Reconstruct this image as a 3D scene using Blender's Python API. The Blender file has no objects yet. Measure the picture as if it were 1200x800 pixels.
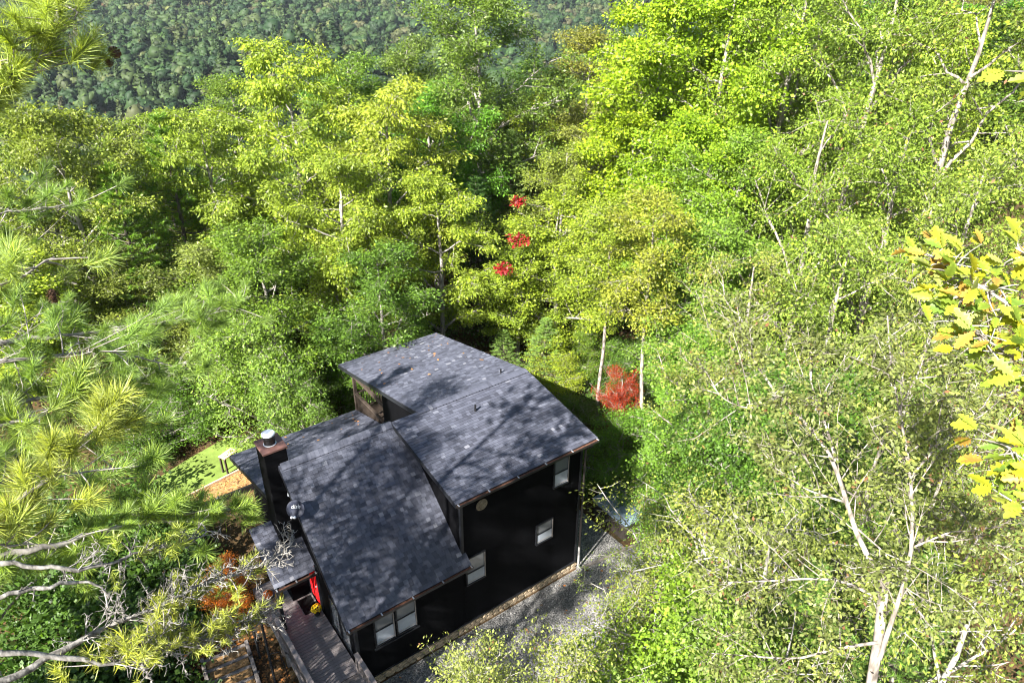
import bpy, math, random
import numpy as np
from mathutils import Vector, Matrix, Euler

scene = bpy.context.scene
R = math.radians

# ------------------------------------------------------------------ camera, world, sun, exposure
CAM = np.array([-5.464, -21.299, 16.597])
PITCH, ROLL, YAW, FPX = R(29.43), R(0.352), R(36.30), 861.46
_fw = np.array([math.sin(YAW)*math.cos(PITCH), math.cos(YAW)*math.cos(PITCH), -math.sin(PITCH)])
_rt0 = np.array([math.cos(YAW), -math.sin(YAW), 0.0]); _up0 = np.cross(_rt0, _fw)
_rt = _rt0*math.cos(ROLL) + _up0*math.sin(ROLL); _up = -_rt0*math.sin(ROLL) + _up0*math.cos(ROLL)
cam_data = bpy.data.cameras.new('camera')
cam = bpy.data.objects.new('camera', cam_data)
scene.collection.objects.link(cam)
cam.matrix_world = Matrix(((_rt[0], _up[0], -_fw[0], CAM[0]), (_rt[1], _up[1], -_fw[1], CAM[1]),
                           (_rt[2], _up[2], -_fw[2], CAM[2]), (0, 0, 0, 1)))
cam_data.sensor_width = 36.0
cam_data.lens = 36.0*FPX/1200.0
cam_data.clip_start = 0.1
cam_data.clip_end = 9000.0
scene.camera = cam

SUN_EL, SUN_AZ = R(38.0), math.atan2(-0.945, -0.327)      # towards the sun: azimuth measured from +Y
sun_dir = Vector((math.sin(SUN_AZ)*math.cos(SUN_EL), math.cos(SUN_AZ)*math.cos(SUN_EL), math.sin(SUN_EL)))
world = bpy.data.worlds.new('World'); scene.world = world; world.use_nodes = True
wn = world.node_tree.nodes; wl = world.node_tree.links
sky = wn.new('ShaderNodeTexSky'); sky.sky_type = 'NISHITA'; sky.sun_disc = False
sky.sun_elevation = SUN_EL; sky.sun_rotation = SUN_AZ
wn['Background'].inputs['Strength'].default_value = 0.05
wl.new(sky.outputs['Color'], wn['Background'].inputs['Color'])
sun_data = bpy.data.lights.new('sun', 'SUN'); sun_data.energy = 5.0; sun_data.angle = R(0.5)
sun_data.color = (1.0, 0.965, 0.90)
sun = bpy.data.objects.new('sun', sun_data); scene.collection.objects.link(sun)
sun.rotation_euler = (-sun_dir).to_track_quat('-Z', 'Y').to_euler()
sun.location = (-60, -20, 60)
scene.view_settings.view_transform = 'Standard'
scene.view_settings.look = 'None'
scene.view_settings.gamma = 1.0
scene.view_settings.use_curve_mapping = False
scene.view_settings.exposure = 2.3
scene.cycles.max_bounces = 6
scene.cycles.diffuse_bounces = 3
scene.cycles.glossy_bounces = 2
scene.cycles.transmission_bounces = 4
scene.cycles.use_denoising = True
scene.cycles.filter_width = 1.1

C = scene.collection.objects
random.seed(11)
RNG = np.random.default_rng(11)

# ------------------------------------------------------------------ small helpers
def link(o, parent=None):
    C.link(o)
    if parent is not None:
        o.parent = parent
    return o

def tag(o, label=None, cat=None, group=None, kind=None):
    if label: o['label'] = label
    if cat: o['category'] = cat
    if group: o['group'] = group
    if kind: o['kind'] = kind
    return o

def empty(name, loc=(0, 0, 0), rz=0.0):
    o = bpy.data.objects.new(name, None); C.link(o)
    o.location = loc; o.rotation_euler = (0, 0, rz); o.empty_display_size = 0.3
    return o

def mesh_np(name, verts, faces, mat=None, var=None, smooth=False):
    """faces: int array (n,3) or (n,4), or a list of index lists"""
    me = bpy.data.meshes.new(name)
    verts = np.asarray(verts, dtype=np.float32)
    if isinstance(faces, np.ndarray):
        n, k = faces.shape
        me.vertices.add(len(verts)); me.vertices.foreach_set('co', verts.ravel())
        me.loops.add(n*k); me.loops.foreach_set('vertex_index', faces.astype(np.int32).ravel())
        me.polygons.add(n)
        me.polygons.foreach_set('loop_start', np.arange(0, n*k, k, dtype=np.int32))
        if smooth: me.polygons.foreach_set('use_smooth', np.ones(n, dtype=bool))
        me.update(calc_edges=True)
    else:
        me.from_pydata([tuple(map(float, v)) for v in verts], [], [tuple(int(i) for i in f) for f in faces])
        if smooth: me.polygons.foreach_set('use_smooth', np.ones(len(me.polygons), dtype=bool))
        me.update()
    if var is not None:
        a = me.attributes.new('var', 'FLOAT', 'POINT')
        a.data.foreach_set('value', np.asarray(var, dtype=np.float32))
    if mat: me.materials.append(mat)
    return me

class MB:
    """collects boxes, bars and tubes of ONE part"""
    def __init__(s): s.v = []; s.f = []
    def add(s, v, f):
        o = len(s.v); s.v += [tuple(p) for p in v]; s.f += [[i+o for i in q] for q in f]; return s
    def box(s, x0, x1, y0, y1, z0, z1):
        return s.add([(x0,y0,z0),(x1,y0,z0),(x1,y1,z0),(x0,y1,z0),(x0,y0,z1),(x1,y0,z1),(x1,y1,z1),(x0,y1,z1)],
                     [(3,2,1,0),(4,5,6,7),(0,1,5,4),(1,2,6,5),(2,3,7,6),(3,0,4,7)])
    def bar(s, a, b, w, h, up=(0,0,1)):
        a = Vector(a); b = Vector(b); d = (b-a).normalized(); up = Vector(up)
        x = d.cross(up)
        if x.length < 1e-4: x = d.cross(Vector((1,0,0)))
        x.normalize(); y = x.cross(d)
        v = []
        for p in (a, b):
            for sx, sy in ((-1,-1),(1,-1),(1,1),(-1,1)): v.append(p + x*(sx*w/2) + y*(sy*h/2))
        return s.add(v, [(0,1,2,3),(7,6,5,4),(0,4,5,1),(1,5,6,2),(2,6,7,3),(3,7,4,0)])
    def prism(s, poly, axis, c0, c1):
        """poly: 2-D outline in the plane normal to axis ('x': (y,z), 'y': (x,z), 'z': (x,y))"""
        def P3(p, c):
            return {'x': (c,p[0],p[1]), 'y': (p[0],c,p[1]), 'z': (p[0],p[1],c)}[axis]
        n = len(poly); v = [P3(p,c0) for p in poly] + [P3(p,c1) for p in poly]
        f = [list(range(n))[::-1], list(range(n,2*n))] + [(i,(i+1)%n,(i+1)%n+n,i+n) for i in range(n)]
        return s.add(v, f)
    def lathe(s, prof, c=(0,0,0), n=20, a0=0.0):
        v = []; f = []; m = len(prof)
        for i in range(n):
            a = a0 + 2*math.pi*i/n
            for r, z in prof: v.append((c[0]+r*math.cos(a), c[1]+r*math.sin(a), c[2]+z))
        for i in range(n):
            j = (i+1) % n
            for k in range(m-1): f.append((i*m+k, j*m+k, j*m+k+1, i*m+k+1))
        if prof[0][0] > 1e-6: f.append([i*m for i in range(n)][::-1])
        if prof[-1][0] > 1e-6: f.append([i*m+m-1 for i in range(n)])
        return s.add(v, f)
    def tube(s, pts, rad, n=6):
        v, f = tube_np([np.array(p, float) for p in pts], rad if hasattr(rad, '__len__') else [rad]*len(pts), n)
        return s.add(v.tolist(), f.tolist())
    def build(s, name, mat, parent=None, smooth=False, bevel=0):
        me = mesh_np(name, s.v, s.f, mat, smooth=smooth)
        o = link(bpy.data.objects.new(name, me), parent)
        if bevel:
            m = o.modifiers.new('bevel', 'BEVEL'); m.width = bevel; m.segments = 1; m.limit_method = 'ANGLE'
        return o

def tube_np(pts, rad, n):
    pts = np.asarray(pts, float); m = len(pts)
    d = np.gradient(pts, axis=0); d /= np.linalg.norm(d, axis=1, keepdims=True) + 1e-9
    ref = np.array([0.0, 0, 1]) if abs(d[0][2]) < 0.9 else np.array([1.0, 0, 0])
    x = np.cross(d, ref); x /= np.linalg.norm(x, axis=1, keepdims=True) + 1e-9
    y = np.cross(d, x)
    a = np.arange(n)*2*np.pi/n
    ring = (np.cos(a)[None,:,None]*x[:,None,:] + np.sin(a)[None,:,None]*y[:,None,:])*np.asarray(rad)[:,None,None]
    v = (pts[:,None,:] + ring).reshape(-1, 3)
    i = np.arange(m-1)[:,None]*n; k = np.arange(n)[None,:]; k2 = (k+1) % n
    f = np.stack([i+k, i+k2, i+n+k2, i+n+k], -1).reshape(-1, 4)
    return v, f

def pix(x, y, D):
    """a point at D metres from the drone, in world metres"""
    d = _fw + _rt*(x-600)/FPX - _up*(y-400)/FPX
    return CAM + D*d/np.linalg.norm(d)

def smooth01(t):
    t = np.clip(t, 0, 1); return t*t*(3-2*t)

# ------------------------------------------------------------------ materials
def mat(name):
    m = bpy.data.materials.new(name); m.use_nodes = True
    return m, m.node_tree.nodes, m.node_tree.links, m.node_tree.nodes['Principled BSDF']

def ramp(n, stops):
    r = n.new('ShaderNodeValToRGB'); e = r.color_ramp.elements
    while len(e) < len(stops): e.new(0.5)
    for k, (p, c) in enumerate(stops): e[k].position = p; e[k].color = (*c, 1)
    return r

def noise(n, l, scale, detail=4, coord='Object', rough=0.6):
    tc = n.new('ShaderNodeTexCoord'); t = n.new('ShaderNodeTexNoise')
    t.inputs['Scale'].default_value = scale; t.inputs['Detail'].default_value = detail; t.inputs['Roughness'].default_value = rough
    l.new(tc.outputs[coord], t.inputs['Vector']); return t

def simple(name, col, rough=0.6, spec=0.5, metal=0.0, var=0.25, scale=6.0, bump=0.0, bscale=None):
    m, n, l, b = mat(name)
    t = noise(n, l, scale)
    c0 = tuple(max(0, c*(1-var)) for c in col); c1 = tuple(min(1, c*(1+var)) for c in col)
    r = ramp(n, [(0.3, c0), (0.7, c1)]); l.new(t.outputs['Fac'], r.inputs['Fac'])
    l.new(r.outputs['Color'], b.inputs['Base Color'])
    b.inputs['Roughness'].default_value = rough; b.inputs['Metallic'].default_value = metal
    b.inputs['Specular IOR Level'].default_value = spec
    if bump:
        t2 = noise(n, l, bscale or scale*4); bp = n.new('ShaderNodeBump'); bp.inputs['Strength'].default_value = bump
        bp.inputs['Distance'].default_value = 0.02
        l.new(t2.outputs['Fac'], bp.inputs['Height']); l.new(bp.outputs['Normal'], b.inputs['Normal'])
    return m

def leaf_mat(name, trans=0.38, rough=0.45, spec=0.3, dark=0.32, light=1.78, warm=(1.12, 1.06, 0.62), per_instance=None, brown=None):
    """leaf colour = the tree's own colour, varied from leaf to leaf; thin leaves let light through"""
    m, n, l, b = mat(name)
    at = n.new('ShaderNodeAttribute'); at.attribute_name = 'var'
    if per_instance is None:
        oi = n.new('ShaderNodeObjectInfo'); base = oi.outputs['Color']
    else:
        oi = n.new('ShaderNodeObjectInfo'); r = ramp(n, per_instance); l.new(oi.outputs['Random'], r.inputs['Fac']); base = r.outputs['Color']
    br = n.new('ShaderNodeMapRange'); br.inputs['To Min'].default_value = dark; br.inputs['To Max'].default_value = light
    l.new(at.outputs['Fac'], br.inputs['Value'])
    mul = n.new('ShaderNodeVectorMath'); mul.operation = 'SCALE'
    l.new(base, mul.inputs[0]); l.new(br.outputs['Result'], mul.inputs['Scale'])
    mx = n.new('ShaderNodeMix'); mx.data_type = 'RGBA'; mx.blend_type = 'MULTIPLY'
    wr = n.new('ShaderNodeMapRange'); wr.inputs['From Min'].default_value = 0.6; wr.inputs['From Max'].default_value = 1.0
    l.new(at.outputs['Fac'], wr.inputs['Value']); l.new(wr.outputs['Result'], mx.inputs['Factor'])
    l.new(mul.outputs['Vector'], mx.inputs['A']); mx.inputs['B'].default_value = (*warm, 1)
    if brown:
        bw = n.new('ShaderNodeMapRange'); bw.inputs['From Min'].default_value = brown; bw.inputs['From Max'].default_value = brown+.03
        l.new(at.outputs['Fac'], bw.inputs['Value']); m2 = n.new('ShaderNodeMix'); m2.data_type = 'RGBA'
        l.new(bw.outputs['Result'], m2.inputs['Factor']); l.new(mx.outputs['Result'], m2.inputs['A']); m2.inputs['B'].default_value = (.20, .10, .05, 1); mx = m2
    l.new(mx.outputs['Result'], b.inputs['Base Color'])
    b.inputs['Roughness'].default_value = rough; b.inputs['Specular IOR Level'].default_value = spec
    tr = n.new('ShaderNodeBsdfTranslucent')
    tm = n.new('ShaderNodeMix'); tm.data_type = 'RGBA'; tm.blend_type = 'MULTIPLY'; tm.inputs['Factor'].default_value = 1.0
    tm.inputs['B'].default_value = (1.25, 1.3, 0.55, 1); l.new(mx.outputs['Result'], tm.inputs['A'])
    l.new(tm.outputs['Result'], tr.inputs['Color'])
    ms = n.new('ShaderNodeMixShader'); ms.inputs['Fac'].default_value = trans
    l.new(b.outputs['BSDF'], ms.inputs[1]); l.new(tr.outputs['BSDF'], ms.inputs[2])
    l.new(ms.outputs['Shader'], n['Material Output'].inputs['Surface'])
    return m

def bark_mat(name, c0, c1, scale=7.0):
    m, n, l, b = mat(name)
    tc = n.new('ShaderNodeTexCoord'); mp = n.new('ShaderNodeMapping'); mp.inputs['Scale'].default_value = (1, 1, 0.3)
    t = n.new('ShaderNodeTexNoise'); t.inputs['Scale'].default_value = scale; t.inputs['Detail'].default_value = 5
    l.new(tc.outputs['Object'], mp.inputs['Vector']); l.new(mp.outputs['Vector'], t.inputs['Vector'])
    r = ramp(n, [(0.35, c0), (0.65, c1)]); l.new(t.outputs['Fac'], r.inputs['Fac']); l.new(r.outputs['Color'], b.inputs['Base Color'])
    b.inputs['Roughness'].default_value = 0.85; b.inputs['Specular IOR Level'].default_value = 0.2
    bp = n.new('ShaderNodeBump'); bp.inputs['Strength'].default_value = 0.6; bp.inputs['Distance'].default_value = 0.03
    l.new(t.outputs['Fac'], bp.inputs['Height']); l.new(bp.outputs['Normal'], b.inputs['Normal'])
    return m

M = {}
M['leaf'] = leaf_mat('broad_leaf')
M['leaf_gloss'] = leaf_mat('glossy_leaf', trans=0.36, rough=0.42, spec=0.2, brown=.90)
M['needle'] = leaf_mat('pine_needle', trans=0.35, rough=0.45, spec=0.4, warm=(1.2, 1.1, 0.5))
M['red_leaf'] = leaf_mat('red_leaf', trans=0.3, warm=(1.3, 0.8, 0.5), dark=0.5)
M['fallen'] = leaf_mat('fallen_leaf', trans=0.05, rough=0.8, spec=0.2, warm=(1.3, 0.9, 0.5), dark=0.4, light=1.7)
M['bark_grey'] = bark_mat('grey_bark', (0.13, 0.115, 0.10), (0.32, 0.29, 0.26))
M['bark_white'] = bark_mat('white_bark', (0.08, 0.068, 0.055), (0.34, 0.30, 0.26), 9)
M['bark_pale'] = bark_mat('pale_bark', (0.15, 0.135, 0.115), (0.36, 0.335, 0.30))
M['bark_dark'] = bark_mat('dark_bark', (0.05, 0.04, 0.032), (0.12, 0.10, 0.08))
M['dead_wood'] = bark_mat('bleached_wood', (0.07, 0.064, 0.057), (0.29, 0.272, 0.246), 16)

def ground_mat():
    m, n, l, b = mat('forest_floor')
    t = noise(n, l, 0.6, 6); t2 = noise(n, l, 9.0, 6)
    r = ramp(n, [(0.35, (0.022, 0.028, 0.010)), (0.5, (0.055, 0.036, 0.018)), (0.68, (0.12, 0.068, 0.030))])
    ad = n.new('ShaderNodeMath'); ad.operation = 'MULTIPLY_ADD'; ad.inputs[1].default_value = 0.55
    l.new(t2.outputs['Fac'], ad.inputs[0])
    hf = n.new('ShaderNodeMath'); hf.operation = 'MULTIPLY'; hf.inputs[1].default_value = 0.5
    l.new(t.outputs['Fac'], hf.inputs[0]); l.new(hf.outputs[0], ad.inputs[2])
    l.new(ad.outputs[0], r.inputs['Fac']); l.new(r.outputs['Color'], b.inputs['Base Color'])
    b.inputs['Roughness'].default_value = 0.95; b.inputs['Specular IOR Level'].default_value = 0.1
    bp = n.new('ShaderNodeBump'); bp.inputs['Strength'].default_value = 0.8; bp.inputs['Distance'].default_value = 0.05
    l.new(t2.outputs['Fac'], bp.inputs['Height']); l.new(bp.outputs['Normal'], b.inputs['Normal'])
    return m
M['ground'] = ground_mat()

def gravel_mat():
    m, n, l, b = mat('gravel')
    tc = n.new('ShaderNodeTexCoord'); v = n.new('ShaderNodeTexVoronoi'); v.inputs['Scale'].default_value = 22
    l.new(tc.outputs['Object'], v.inputs['Vector'])
    r = ramp(n, [(0.0, (0.06, 0.058, 0.057)), (0.5, (0.165, 0.16, 0.155)), (1.0, (0.36, 0.34, 0.32))])
    sp = n.new('ShaderNodeSeparateColor'); l.new(v.outputs['Color'], sp.inputs['Color'])
    t = noise(n, l, 0.8, 5)
    mu = n.new('ShaderNodeMath'); mu.operation = 'MULTIPLY'; l.new(sp.outputs[0], mu.inputs[0]); l.new(t.outputs['Fac'], mu.inputs[1])
    m2 = n.new('ShaderNodeMath'); m2.operation = 'MULTIPLY'; m2.inputs[1].default_value = 1.7; l.new(mu.outputs[0], m2.inputs[0])
    l.new(m2.outputs[0], r.inputs['Fac']); l.new(r.outputs['Color'], b.inputs['Base Color'])
    b.inputs['Roughness'].default_value = 0.9
    bp = n.new('ShaderNodeBump'); bp.inputs['Strength'].default_value = 1.0; bp.inputs['Distance'].default_value = 0.03; bp.invert = True
    l.new(v.outputs['Distance'], bp.inputs['Height']); l.new(bp.outputs['Normal'], b.inputs['Normal'])
    return m
M['gravel'] = gravel_mat()
M['turf'] = simple('artificial_turf', (0.135, 0.19, 0.04), 0.9, 0.1, var=0.3, scale=1.6, bump=0.5, bscale=90)
M['litter'] = simple('leaf_litter', (0.27, 0.16, 0.07), 0.95, 0.1, var=0.6, scale=9, bump=0.9, bscale=18)

def shingle_mat():
    m, n, l, b = mat('shingle')
    at = n.new('ShaderNodeAttribute'); at.attribute_name = 'var'
    r = ramp(n, [(0.0, (0.029, 0.031, 0.044)), (0.45, (0.056, 0.060, 0.082)), (0.75, (0.080, 0.085, 0.112)), (0.93, (0.118, 0.123, 0.15)), (1.0, (0.15, 0.152, 0.175))])
    t = noise(n, l, 120, 3); t3 = noise(n, l, 0.9, 4)
    a = n.new('ShaderNodeMath'); a.operation = 'MULTIPLY_ADD'; a.inputs[1].default_value = 0.28
    l.new(t.outputs['Fac'], a.inputs[0]); l.new(at.outputs['Fac'], a.inputs[2])
    a2 = n.new('ShaderNodeMath'); a2.operation = 'MULTIPLY_ADD'; a2.inputs[1].default_value = 0.35
    l.new(t3.outputs['Fac'], a2.inputs[0]); l.new(a.outputs[0], a2.inputs[2])
    s = n.new('ShaderNodeMath'); s.operation = 'SUBTRACT'; s.inputs[1].default_value = 0.31; l.new(a2.outputs[0], s.inputs[0])
    l.new(s.outputs[0], r.inputs['Fac']); l.new(r.outputs['Color'], b.inputs['Base Color'])
    b.inputs['Roughness'].default_value = 0.75; b.inputs['Specular IOR Level'].default_value = 0.5
    bp = n.new('ShaderNodeBump'); bp.inputs['Strength'].default_value = 0.5; bp.inputs['Distance'].default_value = 0.004
    l.new(t.outputs['Fac'], bp.inputs['Height']); l.new(bp.outputs['Normal'], b.inputs['Normal'])
    return m
M['shingle'] = shingle_mat()
M['black_siding'] = simple('black_siding', (0.0022, 0.0022, 0.0028), 0.7, 0.06, var=0.35, scale=3, bump=0.15, bscale=40)
M['navy_trim'] = simple('dark_trim', (0.010, 0.011, 0.014), 0.5, 0.4, var=0.3, scale=4)
M['roof_board'] = simple('roof_underside', (0.02, 0.018, 0.017), 0.8, 0.2)
M['gutter'] = simple('gutter_metal', (0.022, 0.018, 0.016), 0.45, 0.5)
M['gutter_dirt'] = simple('gutter_leaves', (0.085, 0.04, 0.026), 0.9, 0.1, var=0.6, scale=14)
M['bright_metal'] = simple('galvanised_metal', (0.55, 0.55, 0.56), 0.35, 0.5, metal=0.6, var=0.1)
M['rust_metal'] = simple('brown_flashing', (0.115, 0.058, 0.048), 0.5, 0.4, var=0.3, scale=5)
M['black_metal'] = simple('black_metal', (0.008, 0.008, 0.009), 0.4, 0.5)
M['white_metal'] = simple('white_metal', (0.68, 0.70, 0.74), 0.35, 0.5, var=0.06)
M['plank'] = simple('deck_composite', (0.19, 0.165, 0.16), 0.7, 0.3, var=0.25, scale=5, bump=0.3, bscale=60)
M['rail'] = simple('rail_timber', (0.22, 0.185, 0.175), 0.7, 0.3, var=0.25, scale=6, bump=0.3, bscale=50)
M['porch_wood'] = simple('porch_timber', (0.04, 0.029, 0.022), 0.75, 0.3, var=0.4, scale=6)
M['tan_wood'] = simple('tan_wood', (0.52, 0.36, 0.24), 0.8, 0.2, var=0.25, scale=7, bump=0.4)
M['grey_timber'] = simple('grey_timber', (0.19, 0.165, 0.15), 0.85, 0.2, var=0.35, scale=6, bump=0.4)
M['stone'] = simple('field_stone', (0.32, 0.245, 0.165), 0.9, 0.2, var=0.55, scale=4.5, bump=0.6, bscale=14)
M['mortar'] = simple('mortar', (0.20, 0.17, 0.13), 0.95, 0.1, var=0.3)
M['red_door'] = simple('red_paint', (0.70, 0.010, 0.012), 0.35, 0.5, var=0.08)
M['orange'] = simple('pumpkin_skin', (0.72, 0.15, 0.012), 0.45, 0.4, var=0.18)
M['yellow_gourd'] = simple('gourd_skin', (0.55, 0.36, 0.05), 0.5, 0.4, var=0.2)
M['straw'] = simple('straw', (0.50, 0.36, 0.16), 0.9, 0.1, var=0.4, scale=20)
M['stem'] = simple('dry_stem', (0.12, 0.10, 0.04), 0.8, 0.2)
M['mat_black'] = simple('black_coir', (0.006, 0.006, 0.006), 0.95, 0.1)
M['flower'] = simple('yellow_petal', (0.75, 0.52, 0.01), 0.6, 0.3, var=0.25, scale=12)
M['pot'] = simple('plant_pot', (0.03, 0.035, 0.03), 0.5, 0.4)
M['dish'] = simple('dish_paint', (0.022, 0.026, 0.045), 0.5, 0.3, var=0.08)
M['white'] = simple('white_paint', (0.8, 0.8, 0.8), 0.5, 0.4, var=0.03)
M['tub_cover'] = simple('spa_cover_vinyl', (0.15, 0.20, 0.26), 0.6, 0.2, var=0.15, scale=2)
M['tub_side'] = simple('spa_cabinet', (0.035, 0.028, 0.024), 0.6, 0.3)
M['cone'] = simple('pine_cone', (0.10, 0.055, 0.032), 0.8, 0.2, var=0.5, scale=30)
M['medallion'] = simple('weathered_brass', (0.17, 0.135, 0.09), 0.55, 0.4, var=0.6, scale=10)

def glass_mat():
    m, n, l, b = mat('window_glass')
    b.inputs['Base Color'].default_value = (0.13, 0.14, 0.15, 1); b.inputs['Roughness'].default_value = 0.08
    b.inputs['Specular IOR Level'].default_value = 0.9
    return m
M['glass'] = glass_mat()
M['blind'] = simple('window_blind', (0.30, 0.33, 0.38), 0.6, 0.5, var=0.15, scale=3)
M['frame_pale'] = simple('pale_window_trim', (0.28, 0.25, 0.23), 0.5, 0.4, var=0.15)

# ------------------------------------------------------------------ terrain
GZ = -7.95
def ground_z(x, y):
    x = np.asarray(x, float); y = np.asarray(y, float)
    ca, sa = math.cos(R(12)), math.sin(R(12))
    s = (x-5)*sa + y*ca                                   # metres beyond the house, into the valley
    w = (x-5)*ca - y*sa                                   # metres to the right
    edge = 40 + 0.25*np.clip(w, -40, 80)
    t = np.maximum(s-edge, 0)
    z = GZ - 88*(1-np.exp(-t/105.0))
    far = np.maximum(s-760, 0)
    z = z + 0.085*far*smooth01(far/600.0) + 9*np.sin(w/95.0+1.2)*smooth01((s-200)/300.0) + 9*np.sin(s/85.0+w/70.0)*smooth01((s-260)/200.0)
    z = z + 0.09*np.clip(w-14, 0, 60)*smooth01((w-14)/20)
    roll = 0.35*np.sin(x*0.31)*np.cos(y*0.27)
    near = smooth01((np.hypot(x-5.5, y-2.0)-16)/14.0)
    z = z + roll*near
    z = z - 0.10*np.clip(-x-6, 0, 40)
    return z

def grid_patch(xs, ys):
    X, Y = np.meshgrid(xs, ys); Z = ground_z(X, Y)
    nx, ny = len(xs), len(ys)
    v = np.stack([X, Y, Z], -1).reshape(-1, 3)
    i = (np.arange(ny-1)[:,None]*nx + np.arange(nx-1)[None,:]).ravel()
    return v, np.stack([i, i+1, i+nx+1, i+nx], -1)
xs = np.concatenate([-np.geomspace(2600, 70, 26), np.arange(-60, 90, 3.0), np.geomspace(95, 3000, 26)])
ys = np.concatenate([[-400, -200, -120, -80], np.arange(-60, 120, 3.0), np.geomspace(125, 3600, 60)])
v, f = grid_patch(xs, ys); v_ground_min = v[:,2].min()
ground = link(bpy.data.objects.new('ground', mesh_np('ground', v, f, M['ground'], smooth=True)))
tag(ground, kind='structure')

# gravel drive with a wavy edge, and the path round the corner of the house
gb = [(-9,-4.30),(10.62,-4.30),(10.66,2.0),(13.1,2.3),(13.25,-4.6)]
rr = random.Random(3)
for x in np.arange(14.5, 24, 1.2): gb.append((x, -4.9+rr.uniform(-.25,.25)))
for x in np.arange(24, -9, -1.5): gb.append((x, -13.2+rr.uniform(-.4,.4)))
mb = MB(); mb.add([(x,y,GZ+0.012) for x,y in gb], [list(range(len(gb)))])
gravel = mb.build('gravel_drive', M['gravel']); tag(gravel, kind='structure')
mb = MB(); mb.bar((10.75,-4.42,GZ+.05),(13.3,-4.75,GZ+.05),.09,.14)
mb.bar((13.3,-4.75,GZ+.05),(16.0,-5.1,GZ+.05),.09,.14)
tag(mb.build('landscape_edging', M['grey_timber'], bevel=.01), 'dark timber edging strip along the gravel beside the house corner', 'edging')
# loose stones on the drive
nst = 5200
px_ = RNG.uniform(-1, 13, nst); py_ = -4.45-RNG.uniform(0, 1, nst)**1.3*6.5
sz = RNG.uniform(.014, .034, nst)
base = np.array([(1,0,0),(-.5,.87,0),(-.5,-.87,0),(.1,.05,.8)], float)
ang = RNG.uniform(0, 6.28, nst); ca, sa = np.cos(ang), np.sin(ang)
bv = np.repeat(base[None], nst, 0)*sz[:,None,None]
rv = np.stack([bv[...,0]*ca[:,None]-bv[...,1]*sa[:,None], bv[...,0]*sa[:,None]+bv[...,1]*ca[:,None], bv[...,2]], -1)
rv += np.stack([px_, py_, np.full(nst, GZ+.012)], -1)[:,None,:]
ff = (np.arange(nst)[:,None,None]*4 + np.array([(0,1,3),(1,2,3),(2,0,3)])[None]).reshape(-1, 3)
mv = np.repeat(RNG.uniform(0, 1, nst), 4)
pm, pn, pl, pb = mat('loose_stone'); at = pn.new('ShaderNodeAttribute'); at.attribute_name = 'var'
r_ = ramp(pn, [(0, (.05,.05,.055)), (.6, (.18,.18,.185)), (1, (.5,.48,.46))]); pl.new(at.outputs['Fac'], r_.inputs['Fac']); pl.new(r_.outputs['Color'], pb.inputs['Base Color'])
o = link(bpy.data.objects.new('loose_gravel', mesh_np('loose_gravel', rv.reshape(-1,3), ff, pm, mv)))
tag(o, 'loose grey stones strewn over the gravel drive', 'gravel', kind='stuff')

# putting green behind the house
turf_pts = [(-2.6,10.35),(-0.6,10.75),(1.4,11.1),(2.4,12.3),(2.2,13.7),(0.9,14.1),(-1.0,13.5),(-2.9,12.7)]
mb = MB(); mb.prism(turf_pts, 'z', GZ-.05, GZ+.06)
tag(mb.build('putting_green', M['turf'], bevel=.02), kind='structure')
mb = MB(); mb.add([(x,y,GZ+.03) for x,y in ((-2.8,9.2),(1.6,9.2),(3.0,10.9),(1.45,11.05),(-.6,10.7),(-2.7,10.3))], [list(range(6))])
tag(mb.build('mulch_bed', M['litter']), kind='structure')
mb = MB(); mb.bar((-2.6,10.30,GZ+.08),(1.5,11.06,GZ+.08),.09,.16)
tag(mb.build('turf_edging', M['tan_wood'], bevel=.01), 'tan wooden edging board along the putting green', 'edging')
mb = MB(); mb.bar((-3.0,9.15,GZ+.16),(1.9,9.2,GZ+.16),.12,.32)
tag(mb.build('retaining_timber', M['black_metal'], bevel=.01), 'low black retaining timber below the leafy bed', 'timber')
mb = MB(); mb.add([(x,y,GZ+.02) for x,y in ((2.6,7.1),(9.6,7.3),(9.2,9.6),(7.6,11.2),(5.2,10.8),(3.1,10.2))], [list(range(6))])
tag(mb.build('leaf_bank', M['litter']), kind='structure')
# wooden table seen past the low roof
bench = empty('garden_table', (.52, 11.28, GZ+.06), R(25)); tag(bench, 'pale wooden table beside the putting green past the low roof corner', 'table')
for k in range(3): MB().box(-.42,.42,-.24+.165*k,-.24+.165*k+.15,.98,1.03).build('tabletop_plank', M['tan_wood'], bench, bevel=.006)
for sx in (-.36,.36):
    MB().box(sx-.04,sx+.04,-.2,-.12,0,.98).build('leg', M['porch_wood'], bench); MB().box(sx-.04,sx+.04,.14,.22,0,.98).build('leg', M['porch_wood'], bench)

# ------------------------------------------------------------------ the house (X along the ridge, -Y towards the drive, Z=0 at the ridge)
house = empty('house', (0, 0, 0)); tag(house, 'black sided two storey cabin with charcoal shingle roofs amid the trees', 'house')
A, B1, B2, A3, B3 = 4.6, 3.97, 0.79, 7.63, 1.60
LOWY, LOWZ, JY, JZ = 7.0, -3.97, 3.42, -2.95
WF = -4.23                                                # front wall plane
XL, XM, XR, XP = 0.37, 4.82, 10.59, 5.92                  # wall planes: left gable, tall wing, right gable, porch side

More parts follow.
